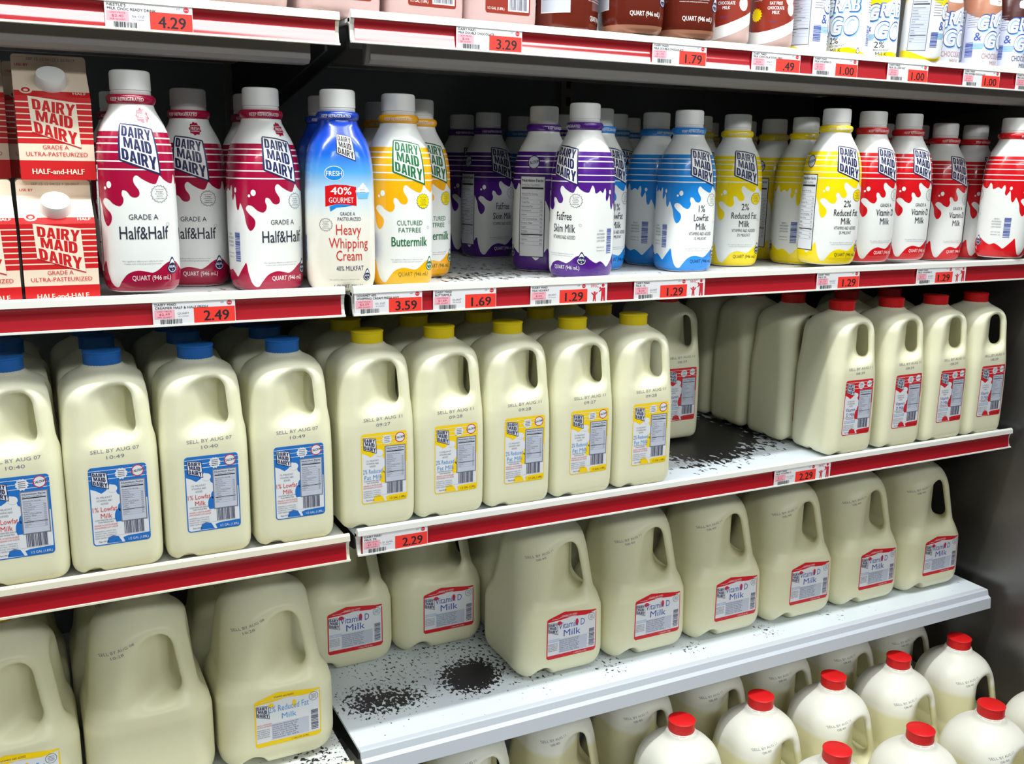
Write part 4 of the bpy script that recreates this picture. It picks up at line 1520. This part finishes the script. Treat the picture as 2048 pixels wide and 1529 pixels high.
# ------------------------------------------------------------------ price tags
TAGS = [
    # shelf z, x0, width, top lines, unit price, size, price, wic, label
    (ZA-0.004, -0.2485, 0.0845, ["NESTLE'S", 'MILK CHOC READY DRINK'], '$2.45', '56 OZ', '4.29', 0, 'price tag reading 4.29 on the top left shelf'),
    (ZA, 0.132, 0.086, ['DAIRY MAID', 'MILK DOUBLE CHOCOLATE'], '$.05', '', '3.29', 0, 'price tag reading 3.29 on the top right shelf'),
    (ZA, 0.407, 0.086, ['DAIRY MAID', 'MILK DOUBLE CHOCOLATE'], '$1.79', '', '1.79', 0, 'price tag reading 1.79 below the brown chocolate quarts'),
    (ZA, 0.570, 0.086, ['DAIRY MAID', 'MILK CHOCOLATE FAT FREE'], '$.06', 'PINT', '.49', 0, 'price tag reading .49 below the small chocolate bottles'),
    (ZA, 0.680, 0.085, ['DAIRY MAID', 'MILK VITAMIN D'], '$2.00', '', '1.00', 0, 'leftmost of the three 1.00 price tags, washed out by glare'),
    (ZA, 0.825, 0.084, ['DAIRY MAID', 'MILK 2% LOW FAT'], '$2.00', '', '1.00', 0, 'middle of the three 1.00 price tags, under the tilted yellow and white bottle'),
    (ZA, 0.987, 0.083, ['DAIRY MAID', 'MILK DOUBLE CHOCOLATE'], '$2.00', '', '1.00', 0, 'rightmost of the three full 1.00 price tags, slightly curled'),
    (ZA, 1.109, 0.083, ['DAIRY MAID', 'MILK CHOCOLATE'], '$2.00', '', '1.00', 0, 'price tag cut off by the right photo edge on the top shelf'),
    (ZB, -0.221, 0.087, ['DAIRY MAID', 'CREAMER HALF & HALF FRESH'], '$2.49', 'QUART', '2.49', 0, 'price tag reading 2.49 below the crimson half and half bottles'),
    (ZB, -0.013+0.0165, 0.085, ['GOURMET 40%', 'WHIPPING CREAM FRESH HVY'], '$3.59', '32 OZ', '3.59', 0, 'price tag reading 3.59 at the shelf joint below the whipping cream'),
    (ZB, 0.103, 0.085, ['DAIRY MAID', 'BUTTERMILK'], '$1.69', 'QUART', '1.69', 0, 'price tag reading 1.69 below the orange buttermilk bottle'),
    (ZB, 0.237, 0.085, ['DAIRY MAID', 'MILK NONFAT'], '$.04', 'QUART', '1.29', 1, 'price tag reading 1.29 with red family emblem below the purple bottles'),
    (ZB, 0.395, 0.088, ['DAIRY MAID', 'MILK 1%'], '$.04', 'QUART', '1.29', 1, 'price tag reading 1.29 with red family emblem below the blue bottles'),
    (ZB, 0.721, 0.086, ['DAIRY MAID', 'MILK 2%'], '$1.29', 'QUART', '1.29', 0, 'price tag reading 1.29 without emblem below the front yellow bottle'),
    (ZB, 0.931, 0.083, ['DAIRY MAID', 'MILK VITAMIN D'], '$.04', 'QUART', '1.29', 1, 'price tag reading 1.29 with red family emblem below the red bottles'),
    (ZC, 0.0085, 0.0865, ['DAIRY MAID', 'MILK 2%'], '$1.15', '1/2 GAL', '2.29', 0, 'price tag reading 2.29 at the middle shelf joint below yellow-labelled jugs'),
    (ZC, 0.668, 0.085, ['DAIRY MAID', 'MILK VITAMIN D'], '$.31', '1/2 GAL', '2.29', 1, 'price tag reading 2.29 with red family emblem below the worn black patch'),
]


def price_tag(z, x0, w, lines, unit, size, price, wic, label):
    t = thing('price_tag', label, 'price tag', (x0, -0.0035, z), 0, 'shelf price tags')
    h0, h1 = -0.0342, -0.0088
    W = w+(0.030 if wic else 0)
    card = MB()
    card.box(0, W, 0, 0.0005, h0, h1)
    link('card', card.mesh('card', CARD_WHITE), t)
    a = Art()
    H = h1-h0
    a.text(lines[0], 0.0025, h1-0.0028, 0.0026, INK_BLACK, 1, align='L', w=0.0022*len(lines[0]), bold=0.01)
    a.text(lines[1], 0.0025, h1-0.0064, 0.0026, INK_BLACK, 1, align='L', w=min(0.0022*len(lines[1]), 0.062), bold=0.01)
    a.text('309', w-0.014, h1-0.0026, 0.0018, INK_GREY, 1)
    a.ell(w-0.0062, h1-0.0032, 0.0028, 0.0026, TAG_RED, 1)
    a.text('Save', w-0.0062, h1-0.0032, 0.0013, CARD_WHITE, 2, w=0.004)
    a.rect(0.0015, h1-0.0182, 0.0225, h1-0.0085, CARD_PINK, 0)
    a.text('UNIT PRICE', 0.0120, h1-0.0102, 0.0015, TAG_RED, 1, w=0.0145)
    a.text(unit, 0.0120, h1-0.0133, 0.0024, TAG_RED, 1, w=0.0022*len(unit))
    a.text('PER QUART', 0.0120, h1-0.0165, 0.0015, TAG_RED, 1, w=0.0145)
    if size:
        a.text(size, 0.0315, h1-0.0128, 0.0022, INK_GREY, 1, w=0.0024*len(size))
        a.text('0017300000', 0.0315, h1-0.0160, 0.0011, INK_GREY, 1, w=0.011)
    a.bars(0.0075, h0+0.0012, 0.0305, h0+0.0066, 24, INK_BLACK, 1, horizontal=False, seed=len(lines[1]))
    a.rect(0.0425, h0, w-0.0005, h1-0.0072, PRICE_RED, 0)
    a.text(price, w-0.0205, h0+0.0090, 0.0112, INK_BLACK, 1, w=0.0072*len(price)-0.002, bold=0.02)
    if wic:
        x = w+0.001
        a.text('WIC', x+0.0095, h1-0.0035, 0.0042, TAG_RED, 1, w=0.0125, shear=0.1)
        # a child with raised arms beside a taller grown-up
        a.ell(x+0.0095, h0+0.0128, 0.0017, 0.0017, TAG_RED, 1, 12)
        a.poly([(x+0.0070, h0+0.0008), (x+0.0084, h0+0.0008), (x+0.0095, h0+0.0055), (x+0.0106, h0+0.0008), (x+0.0120, h0+0.0008), (x+0.0112, h0+0.0090), (x+0.0145, h0+0.0128), (x+0.0138, h0+0.0138), (x+0.0103, h0+0.0108), (x+0.0087, h0+0.0108), (x+0.0050, h0+0.0135), (x+0.0044, h0+0.0125), (x+0.0078, h0+0.0090)], TAG_RED, 1)
        a.ell(x+0.0225, h0+0.0222, 0.0022, 0.0022, TAG_RED, 1, 12)
        a.ell(x+0.0180, h0+0.0186, 0.0015, 0.0015, TAG_RED, 1, 12)
        a.poly([(x+0.0195, h0+0.0008), (x+0.0220, h0+0.0008), (x+0.0228, h0+0.0085), (x+0.0236, h0+0.0008), (x+0.0262, h0+0.0008), (x+0.0258, h0+0.0190), (x+0.0205, h0+0.0190), (x+0.0160, h0+0.0142), (x+0.0170, h0+0.0133), (x+0.0202, h0+0.0155)], TAG_RED, 1)
    a.build('printing', lambda X, Z, O: np.stack([X, -O, Z], 1), t, step=0, off0=0.00008, dl=0.00008)
    return t


for tg in TAGS:
    price_tag(*tg)

# ------------------------------------------------------------------ upper shelf: cartons and quart bottles
FB = ZB-0.0082
carton = Stock(make_carton())
GC = 'red half and half cartons'
carton.put((-0.306, 0.048, FB), 0, 'red half and half carton on the shelf, carrying another carton, beside the crimson bottle', GC)
carton.put((-0.3000, 0.070, FB+0.1268), 0, 'red half and half carton stacked on top, white screw cap below the top shelf', GC)
carton.put((-0.3815, 0.046, FB), 2, 'red half and half carton cut off by the left photo edge, front row', GC)
carton.put((-0.3815, 0.125, FB), 1, 'shaded red carton behind the leftmost carton, lower of its stack', GC)
carton.put((-0.3800, 0.125, FB+0.1268), 0, 'shaded red carton at the left photo edge, upper one behind the leftmost carton', GC)
carton.put((-0.306, 0.1255, FB), 0, 'red carton hidden behind the front stack, lower one', GC)
carton.put((-0.3085, 0.168, FB+0.1268), 0, 'red carton just showing its cream seam behind the stacked front carton', GC)

S = {k: Stock(make_quart(k)) for k in KINDS}
S['cream'] = Stock(make_cream())
GH, GB, GP, GL, GY, GR = 'crimson half and half bottles', 'orange buttermilk bottles', 'purple skim milk bottles', 'blue lowfat milk bottles', 'yellow reduced fat milk bottles', 'red vitamin D milk bottles'
LIP = 0.0088
for (k, x, y, dz, deg, tilt, lab, g) in [
    ('half', -0.2239, 0.044, LIP, -4, 0, 'crimson half and half bottle in front, beside the red cartons, tallest looking', GH),
    ('half', -0.1486, 0.150, 0, -15, 0, 'shaded crimson half and half bottle set back, second crimson bottle from the cartons', GH),
    ('half', -0.0798, 0.075, 0, 192, 0, 'crimson half and half bottle next to the blue whipping cream, barcode showing', GH),
    ('half', -0.0649, 0.200, 0, 0, 0, 'crimson half and half bottle peeking out behind the one next to whipping cream', GH),
    ('half', -0.2166, 0.270, 0, 0, 0, 'dark crimson bottle far back behind the front half and half bottle', GH),
    ('cream', 0.0025, 0.045, 0, -8, 0, 'blue and cream whipping cream bottle with red lettering, front row', 'whipping cream bottles'),
    ('cream', 0.0232, 0.170, 0, 0, 0, 'blue whipping cream bottle mostly hidden behind the front one', 'whipping cream bottles'),
    ('butter', 0.0853, 0.066, 0, -6, 0, 'orange buttermilk bottle in front with green lettering', GB),
    ('butter', 0.1248, 0.245, 0, 0, 0, 'orange buttermilk bottle behind, left of the front buttermilk cap', GB),
    ('butter', 0.1442, 0.150, 0, 8, 0, 'orange buttermilk bottle behind, showing right of the front buttermilk', GB),
    ('skim', 0.3562, 0.380, 0, 8, 0, 'dark purple skim milk bottle deep in the shelf beside the empty gap', GP),
    ('skim', 0.3537, 0.480, 0, 8, 0, 'darkest purple skim milk bottle at the very back of the gap', GP),
    ('skim', 0.3423, 0.165, 0, 40, 0, 'purple skim milk bottle with nutrition panel facing out, left of the front purple one', GP),
    ('skim', 0.3484, 0.062, 0, -72, 0, 'front purple skim milk bottle with barcode and white cap', GP),
    ('skim', 0.4810, 0.346, 0, 0, 0, 'purple skim milk bottle half hidden between the purple caps', GP),
    ('low', 0.4546, 0.460, 0, 0, 0, 'dark blue-ringed lowfat bottle far back left of the purple caps', GL),
    ('low', 0.4285, 0.155, 0, 12, 0, 'blue lowfat bottle directly right of the front purple bottle', GL),
    ('low', 0.5286, 0.270, 0, 10, 0, 'blue lowfat bottle second right of the front purple bottle, further back', GL),
    ('low', 0.6135, 0.360, 0, 0, 0, 'blue lowfat bottle farthest back, only cap and shoulder showing', GL),
    ('low', 0.5510, 0.187, 0, 205, 0, 'shaded blue lowfat bottle left of the front blue one', GL),
    ('low', 0.5468, 0.098, 0, 176, 0, 'front blue lowfat milk bottle with its name showing', GL),
    ('reduced', 0.6614, 0.225, 0, 0, 0, 'yellow bottle right behind the front blue bottle', GY),
    ('reduced', 0.8164, 0.405, 0, 0, 0, 'yellow bottle hidden deep behind the blue and yellow bottles', GY),
    ('reduced', 0.6707, 0.140, 0, -16, 0, 'yellow bottle with name showing, first of the yellow ones right of the blue', GY),
    ('reduced', 0.8262, 0.312, 0, 0, 0, 'yellow bottle deep behind, only cap beside the second yellow cap', GY),
    ('reduced', 0.8085, 0.2135, 0, 18, 0, 'shaded yellow bottle between the named one and the barcode one', GY),
    ('reduced', 0.7984, 0.128, 0, 202, 0, 'yellow bottle with barcode turned out, left of the brightest yellow', GY),
    ('reduced', 0.7780, 0.042, LIP, -10, 0, 'brightest yellow bottle in front with nutrition panel and calcium seal', GY),
    ('whole', 0.8660, 0.054, LIP, -3, 0, 'red vitamin D bottle in front, right next to the brightest yellow bottle', GR),
    ('whole', 0.9555, 0.064, LIP, -5, 0, 'red vitamin D bottle in front, second from the brightest yellow bottle', GR),
    ('whole', 1.0961, 0.110, 0, -2, 0, 'shaded red bottle set back, third red bottle from the yellow ones', GR),
    ('whole', 1.1825, 0.119, 0, 10, 0, 'shaded red bottle set back, just left of the last red bottle', GR),
    ('whole', 1.1713, 0.034, LIP, 210, 0, 'rightmost red bottle in front, cut by the photo edge, barcode showing', GR),
    ('whole', 1.1285, 0.200, 0, 0, 0, 'red bottle hidden behind the second front red bottle', GR),
    ('whole', 1.0413, 0.200, 0, 0, 0, 'red bottle hidden behind the first front red bottle', GR),
]:
    S[k].put((x, y, FB+dz), deg, lab, g, tilt)

# ------------------------------------------------------------------ top shelf
FA = ZA-0.0085
pink_art = Art()
pink_art.rrect(-0.026, 0.020, 0.034, 0.100, 0.003, CHOC_BAND, 0)
pink_art.rect(0.004, 0.0235, 0.032, 0.045, INK_WHITE, 1)
pink_art.bars(0.006, 0.025, 0.030, 0.044, 26, INK_NAVY, 2, horizontal=False)
pink_art.text('1/2 GAL (1.89L)', -0.012, 0.0255, 0.003, INK_WHITE, 1, w=0.022)
pink_art.text('Double Chocolate', 0.004, 0.075, 0.006, INK_WHITE, 1, w=0.044)
pink_art.text('Milk', 0.004, 0.063, 0.006, INK_WHITE, 1)
pj = Stock(make_half('red', PINK_ME, pink_art, stamp_art('SELL BY AUG 09', '09:12', 0.002, 0.130, 0.004)))
GJ = 'pinkish chocolate milk jugs on the top shelf'
for x, lab in ((-0.105, 'pinkish chocolate jug on the top left shelf, its base above the 4.29 tag end'), (0.0015, 'pinkish chocolate jug at the joint of the top shelves'), (0.105, 'pinkish chocolate jug second right of the top shelf joint'), (0.203, 'pinkish chocolate jug with brown barcode label, next to the dark bottles')):
    pj.put((x, 0.062, FA+0.0005), 0, lab, GJ)
cq = Stock(make_choc_quart())
GQ = 'brown chocolate quart bottles'
cq.put((0.287, 0.140, FA+0.0003), 30, 'dark chocolate quart set back beside the pinkish jugs', GQ)
cq.put((0.308, 0.052, FA+0.0003), 42, 'dark chocolate quart second from the pinkish jugs, in the front row', GQ)
cq.put((0.394, 0.032, FA+0.0088), -10, 'brown chocolate quart over the shelf lip, left of the pair reading QUART', GQ)
cq.put((0.4785, 0.032, FA+0.0088), -14, 'brown chocolate quart over the shelf lip, right of the pair reading QUART', GQ)
sc_ = Stock(make_small('choc'))
GS = 'small fat free chocolate bottles'
sc_.put((0.5535, 0.034, FA+0.0088), -40, 'small chocolate bottle with white swoosh, left of the two, next to the brown quarts', GS)
sc_.put((0.631, 0.034, FA+0.0088), -28, 'small chocolate bottle with yellow starburst, right of the two', GS)
sy = Stock(make_small('yellow'))
GG = 'small white bottles with yellow tops'
sy.put((0.703, 0.040, FA), 62, 'yellow and white single bottle turned to its nutrition panel and barcode', GG)
sy.put((0.774, 0.032, FA), -62, 'overexposed white single bottle, second of the yellow-topped ones', GG)
sy.put((0.848, 0.046, FA), -18, 'yellow and white single bottle facing front with 2% milk lettering', GG)
sy.put((0.918, 0.024, FA+0.0065), 62, 'tilted yellow and white single bottle over the shelf lip, blank side out', GG, (0, -5))
st_ = Stock(make_small('tan'))
GT = 'pale lilac single chocolate milk bottles'
st_.put((0.990, 0.050, FA), -6, 'lilac single bottle with tan top, behind the tilted white bottle', GT)
st_.put((1.060, 0.036, FA), 0, 'lilac single bottle with brown lettering, in full view right of the tilted one', GT)
sd_ = Stock(make_small('dark'))
sd_.put((1.126, 0.034, FA), 2, 'lilac single bottle with dark top and black lettering at the right photo edge', 'dark topped single bottles')
sd_.put((1.192, 0.034, FA), 8, 'lilac single bottle sliver beyond the right photo edge', 'dark topped single bottles')

# ------------------------------------------------------------------ middle shelf: half gallon jugs
FC = ZC-0.0048
A_BLUE = half_label(LAB_BLUE, ['1% Lowfat', 'Milk'], INK_RED)
A_YEL = half_label(LAB_YELLOW, ['2% Reduced', 'Fat Milk'], INK_SKY)
A_RED = half_label(LAB_RED, ['Vitamin', 'D Milk'], INK_BLUE)
jb = [Stock(make_half('blue', HALF_ME, A_BLUE, stamp_art('SELL BY AUG 07', s, 0.003, 0.1420, 0.0040, 0.03))) for s in ('10:40', '10:49')]
jy = [Stock(make_half('yellow', HALF_ME, A_YEL, stamp_art('SELL BY AUG 11', s, 0.003, 0.1420, 0.0040, 0.03))) for s in ('09:27', '09:28')]
jr = Stock(make_half('red', HALF_ME, A_RED, stamp_art('SELL BY AUG 11', '08:39', 0.003, 0.1420, 0.0040, 0.02)))
GJB, GJY, GJR = 'blue capped half gallon jugs', 'yellow capped half gallon jugs', 'red capped half gallon jugs'
bx = [(-0.369, 0, 'blue-capped half gallon jug cut by the left photo edge'), (-0.271, 1, 'blue-capped half gallon jug second from the left edge, front row'), (-0.171, 0, 'blue-capped half gallon jug third from the left edge, front row'), (-0.070, 1, 'blue-capped half gallon jug last of the front row before the yellow ones')]
for x, s, lab in bx:
    jb[s].put((x, 0.052, FC-0.004), 0, lab, GJB)
for x, s, lab in bx:
    n = {'-0.369': 'leftmost', '-0.271': 'second', '-0.171': 'third', '-0.07': 'last'}[str(x)]
    jb[s].put((x+0.002, 0.152, FC-0.004), 0, 'blue-capped half gallon jug in the dark second row, behind the %s front blue jug' % n, GJB)
    jb[1-s].put((x-0.001, 0.252, FC-0.004), 0, 'blue-capped half gallon jug in the dark third row, behind the %s blue column' % n, GJB)
yx = [(0.0365, 0, 'first'), (0.1335, 1, 'second'), (0.2325, 1, 'third'), (0.3325, 0, 'fourth'), (0.4330, 1, 'fifth')]
for x, s, n in yx:
    jy[s].put((x, 0.052, FC), 0, 'yellow-capped half gallon jug in the front row, %s right of the blue ones' % n, GJY)
for x, s, n in yx:
    jy[s].put((x+0.003, 0.151, FC), 0, 'yellow-capped half gallon jug in the second row, behind the %s front yellow jug' % n, GJY)
    jy[1-s].put((x+0.001, 0.250, FC), 0, 'yellow-capped half gallon jug in the third row, deep behind the %s front yellow jug' % n, GJY)
for (x, y, lab) in [
    (0.833, 0.052, 'red-capped half gallon jug in front beside the empty worn patch'),
    (0.943, 0.052, 'red-capped half gallon jug in front, second from the worn patch'),
    (1.045, 0.050, 'red-capped half gallon jug in front, third from the worn patch'),
    (1.145, 0.050, 'red-capped half gallon jug in front next to the steel end wall'),
    (0.622, 0.236, 'shaded red-labelled half gallon jug set back beyond the worn patch'),
    (0.667, 0.336, 'darker red-labelled half gallon jug behind the set back one'),
    (0.822, 0.152, 'half gallon jug with bare side, first behind the front red jug at the patch'),
    (0.820, 0.252, 'half gallon jug with bare side, second behind the front red jug at the patch'),
    (0.818, 0.352, 'half gallon jug with bare side, third behind the front red jug at the patch'),
    (0.943, 0.152, 'red-capped half gallon jug in shade behind the second front red jug'),
    (1.045, 0.150, 'red-capped half gallon jug in shade behind the third front red jug'),
    (1.050, 0.250, 'red-capped half gallon jug two rows behind the third front red jug'),
]:
    jr.put((x, y, FC), 0, lab, GJR)

# ------------------------------------------------------------------ lower shelf: gallon jugs
A_GY = gallon_label(LAB_YELLOW, [('2% Reduced Fat', 0.010, 0.0845, 0.0088, 0.052), ('Milk', 0.010, 0.0725, 0.0076, 0.019)], INK_SKY)
A_GR = gallon_label(LAB_RED, [('Vitamin D', 0.008, 0.0855, 0.0105, 0.045), ('Milk', 0.009, 0.0725, 0.0105, 0.029)], INK_BLUE)
gy = Stock(make_gallon('yellow', A_GY, stamp_art('SELL BY AUG 08', '10:28', -0.033, 0.195, 0.0033, 0.32), FULL_ME))
gy2 = Stock(make_gallon('yellow', None, stamp_art('SELL BY AUG 08', '10:28', -0.033, 0.195, 0.0033, 0.32), FULL_ME))
gr = Stock(make_gallon('red', A_GR, stamp_art('SELL BY AUG 11', '08:40', -0.036, 0.194, 0.0031, 0.32), FULL_ME))
gf = Stock(make_gallon('red', A_GR, stamp_art('SELL BY AUG 11', '08:40', -0.030, 0.205, 0.0031, 0.26)))
FDL = ZD-0.010-0.0078
GGY, GGR, GGF = 'yellow labelled gallon jugs', 'red labelled gallon jugs on the lower shelf', 'red capped gallon jugs on the bottom deck'
gy.put((-0.090, 0.116, FDL), 0, 'gallon jug with full yellow label beside the lower shelf joint', GGY)
gy2.put((-0.2455, 0.116, FDL), 0, 'gallon jug without a label, between the two yellow-labelled gallons', GGY)
gy.put((-0.401, 0.110, FDL), 0, 'gallon jug at the left photo edge with a yellow label cut by the bottom', GGY)
gy.put((-0.096, 0.275, FDL), 0, 'gallon jug hidden behind the full yellow-labelled gallon', GGY)
gy.put((-0.250, 0.275, FDL), 0, 'gallon jug in shade behind the label-less gallon', GGY)
gy.put((-0.404, 0.272, FDL), 0, 'gallon jug in shade behind the leftmost gallon', GGY)
for (x, y, lab) in [
    (0.342, 0.132, 'red-labelled gallon jug in front beside the flecked empty area'),
    (0.496, 0.130, 'red-labelled gallon jug, second of the front row on the flecked shelf'),
    (0.650, 0.128, 'red-labelled gallon jug, third of the front row on the flecked shelf'),
    (0.804, 0.124, 'red-labelled gallon jug, fourth of the front row on the flecked shelf'),
    (0.958, 0.120, 'red-labelled gallon jug, fifth of the front row on the flecked shelf'),
    (1.112, 0.116, 'red-labelled gallon jug at the right end of the lower shelf'),
    (0.054, 0.282, 'red-labelled gallon jug set back, next to the yellow-labelled gallon'),
    (0.208, 0.286, 'red-labelled gallon jug set back, behind the black flecked blotch'),
    (0.364, 0.286, 'gallon jug in the back row behind the first front red-labelled gallon'),
    (0.520, 0.286, 'gallon jug in the back row behind the second front red-labelled gallon'),
    (0.675, 0.286, 'gallon jug in the back row behind the third front red-labelled gallon'),
    (0.830, 0.286, 'gallon jug in the back row behind the fourth front red-labelled gallon'),
    (0.985, 0.286, 'gallon jug in the back row behind the fifth front red-labelled gallon'),
]:
    gr.put((x, y, ZD), 0, lab, GGR)
for i, (x, y, lab) in enumerate([
    (0.512, -0.012, 'red-capped gallon jug on the bottom deck, leftmost red cap'),
    (0.670, -0.010, 'red-capped gallon jug on the bottom deck, second red cap of the upper line'),
    (0.825, -0.012, 'red-capped gallon jug on the bottom deck, third red cap of the upper line'),
    (0.980, -0.010, 'red-capped gallon jug on the bottom deck, fourth red cap of the upper line'),
    (1.138, -0.006, 'red-capped gallon jug on the bottom deck beside the steel wall, upper line'),
    (0.672, -0.175, 'red-capped gallon jug in the front line at the photo bottom, leftmost of three'),
    (0.828, -0.190, 'red-capped gallon jug in the front line at the photo bottom, middle of three'),
    (0.990, -0.188, 'red-capped gallon jug in the front line with a red tear tab hanging'),
    (1.146, -0.186, 'pale gallon jug shoulder cut by the lower right photo edge'),
    (-0.088, 0.150, 'shaded gallon jug under the lower shelf joint, only its shoulder showing'),
    (0.068, 0.150, 'shaded gallon jug under the lower shelf, first handle from the joint'),
    (0.224, 0.150, 'shaded gallon jug under the lower shelf, second handle from the joint'),
    (0.380, 0.150, 'shaded gallon jug under the lower shelf, third handle from the joint'),
    (0.536, 0.150, 'shaded gallon jug under the lower shelf behind the first and second red caps'),
    (0.690, 0.150, 'shaded gallon jug under the lower shelf behind the second and third red caps'),
    (0.845, 0.150, 'shaded gallon jug under the lower shelf behind the third and fourth red caps'),
    (1.000, 0.150, 'shaded gallon jug under the lower shelf behind the fourth and fifth red caps'),
    (1.152, 0.152, 'shaded gallon jug under the lower shelf in the corner by the steel wall'),
]):
    o = gf.put((x, y, ZE), 0, lab, GGF)
    if 'tear tab' in lab:
        for ch in o.children:
            if ch.name.startswith('tear_tab'):
                ch.rotation_euler.z = -0.75
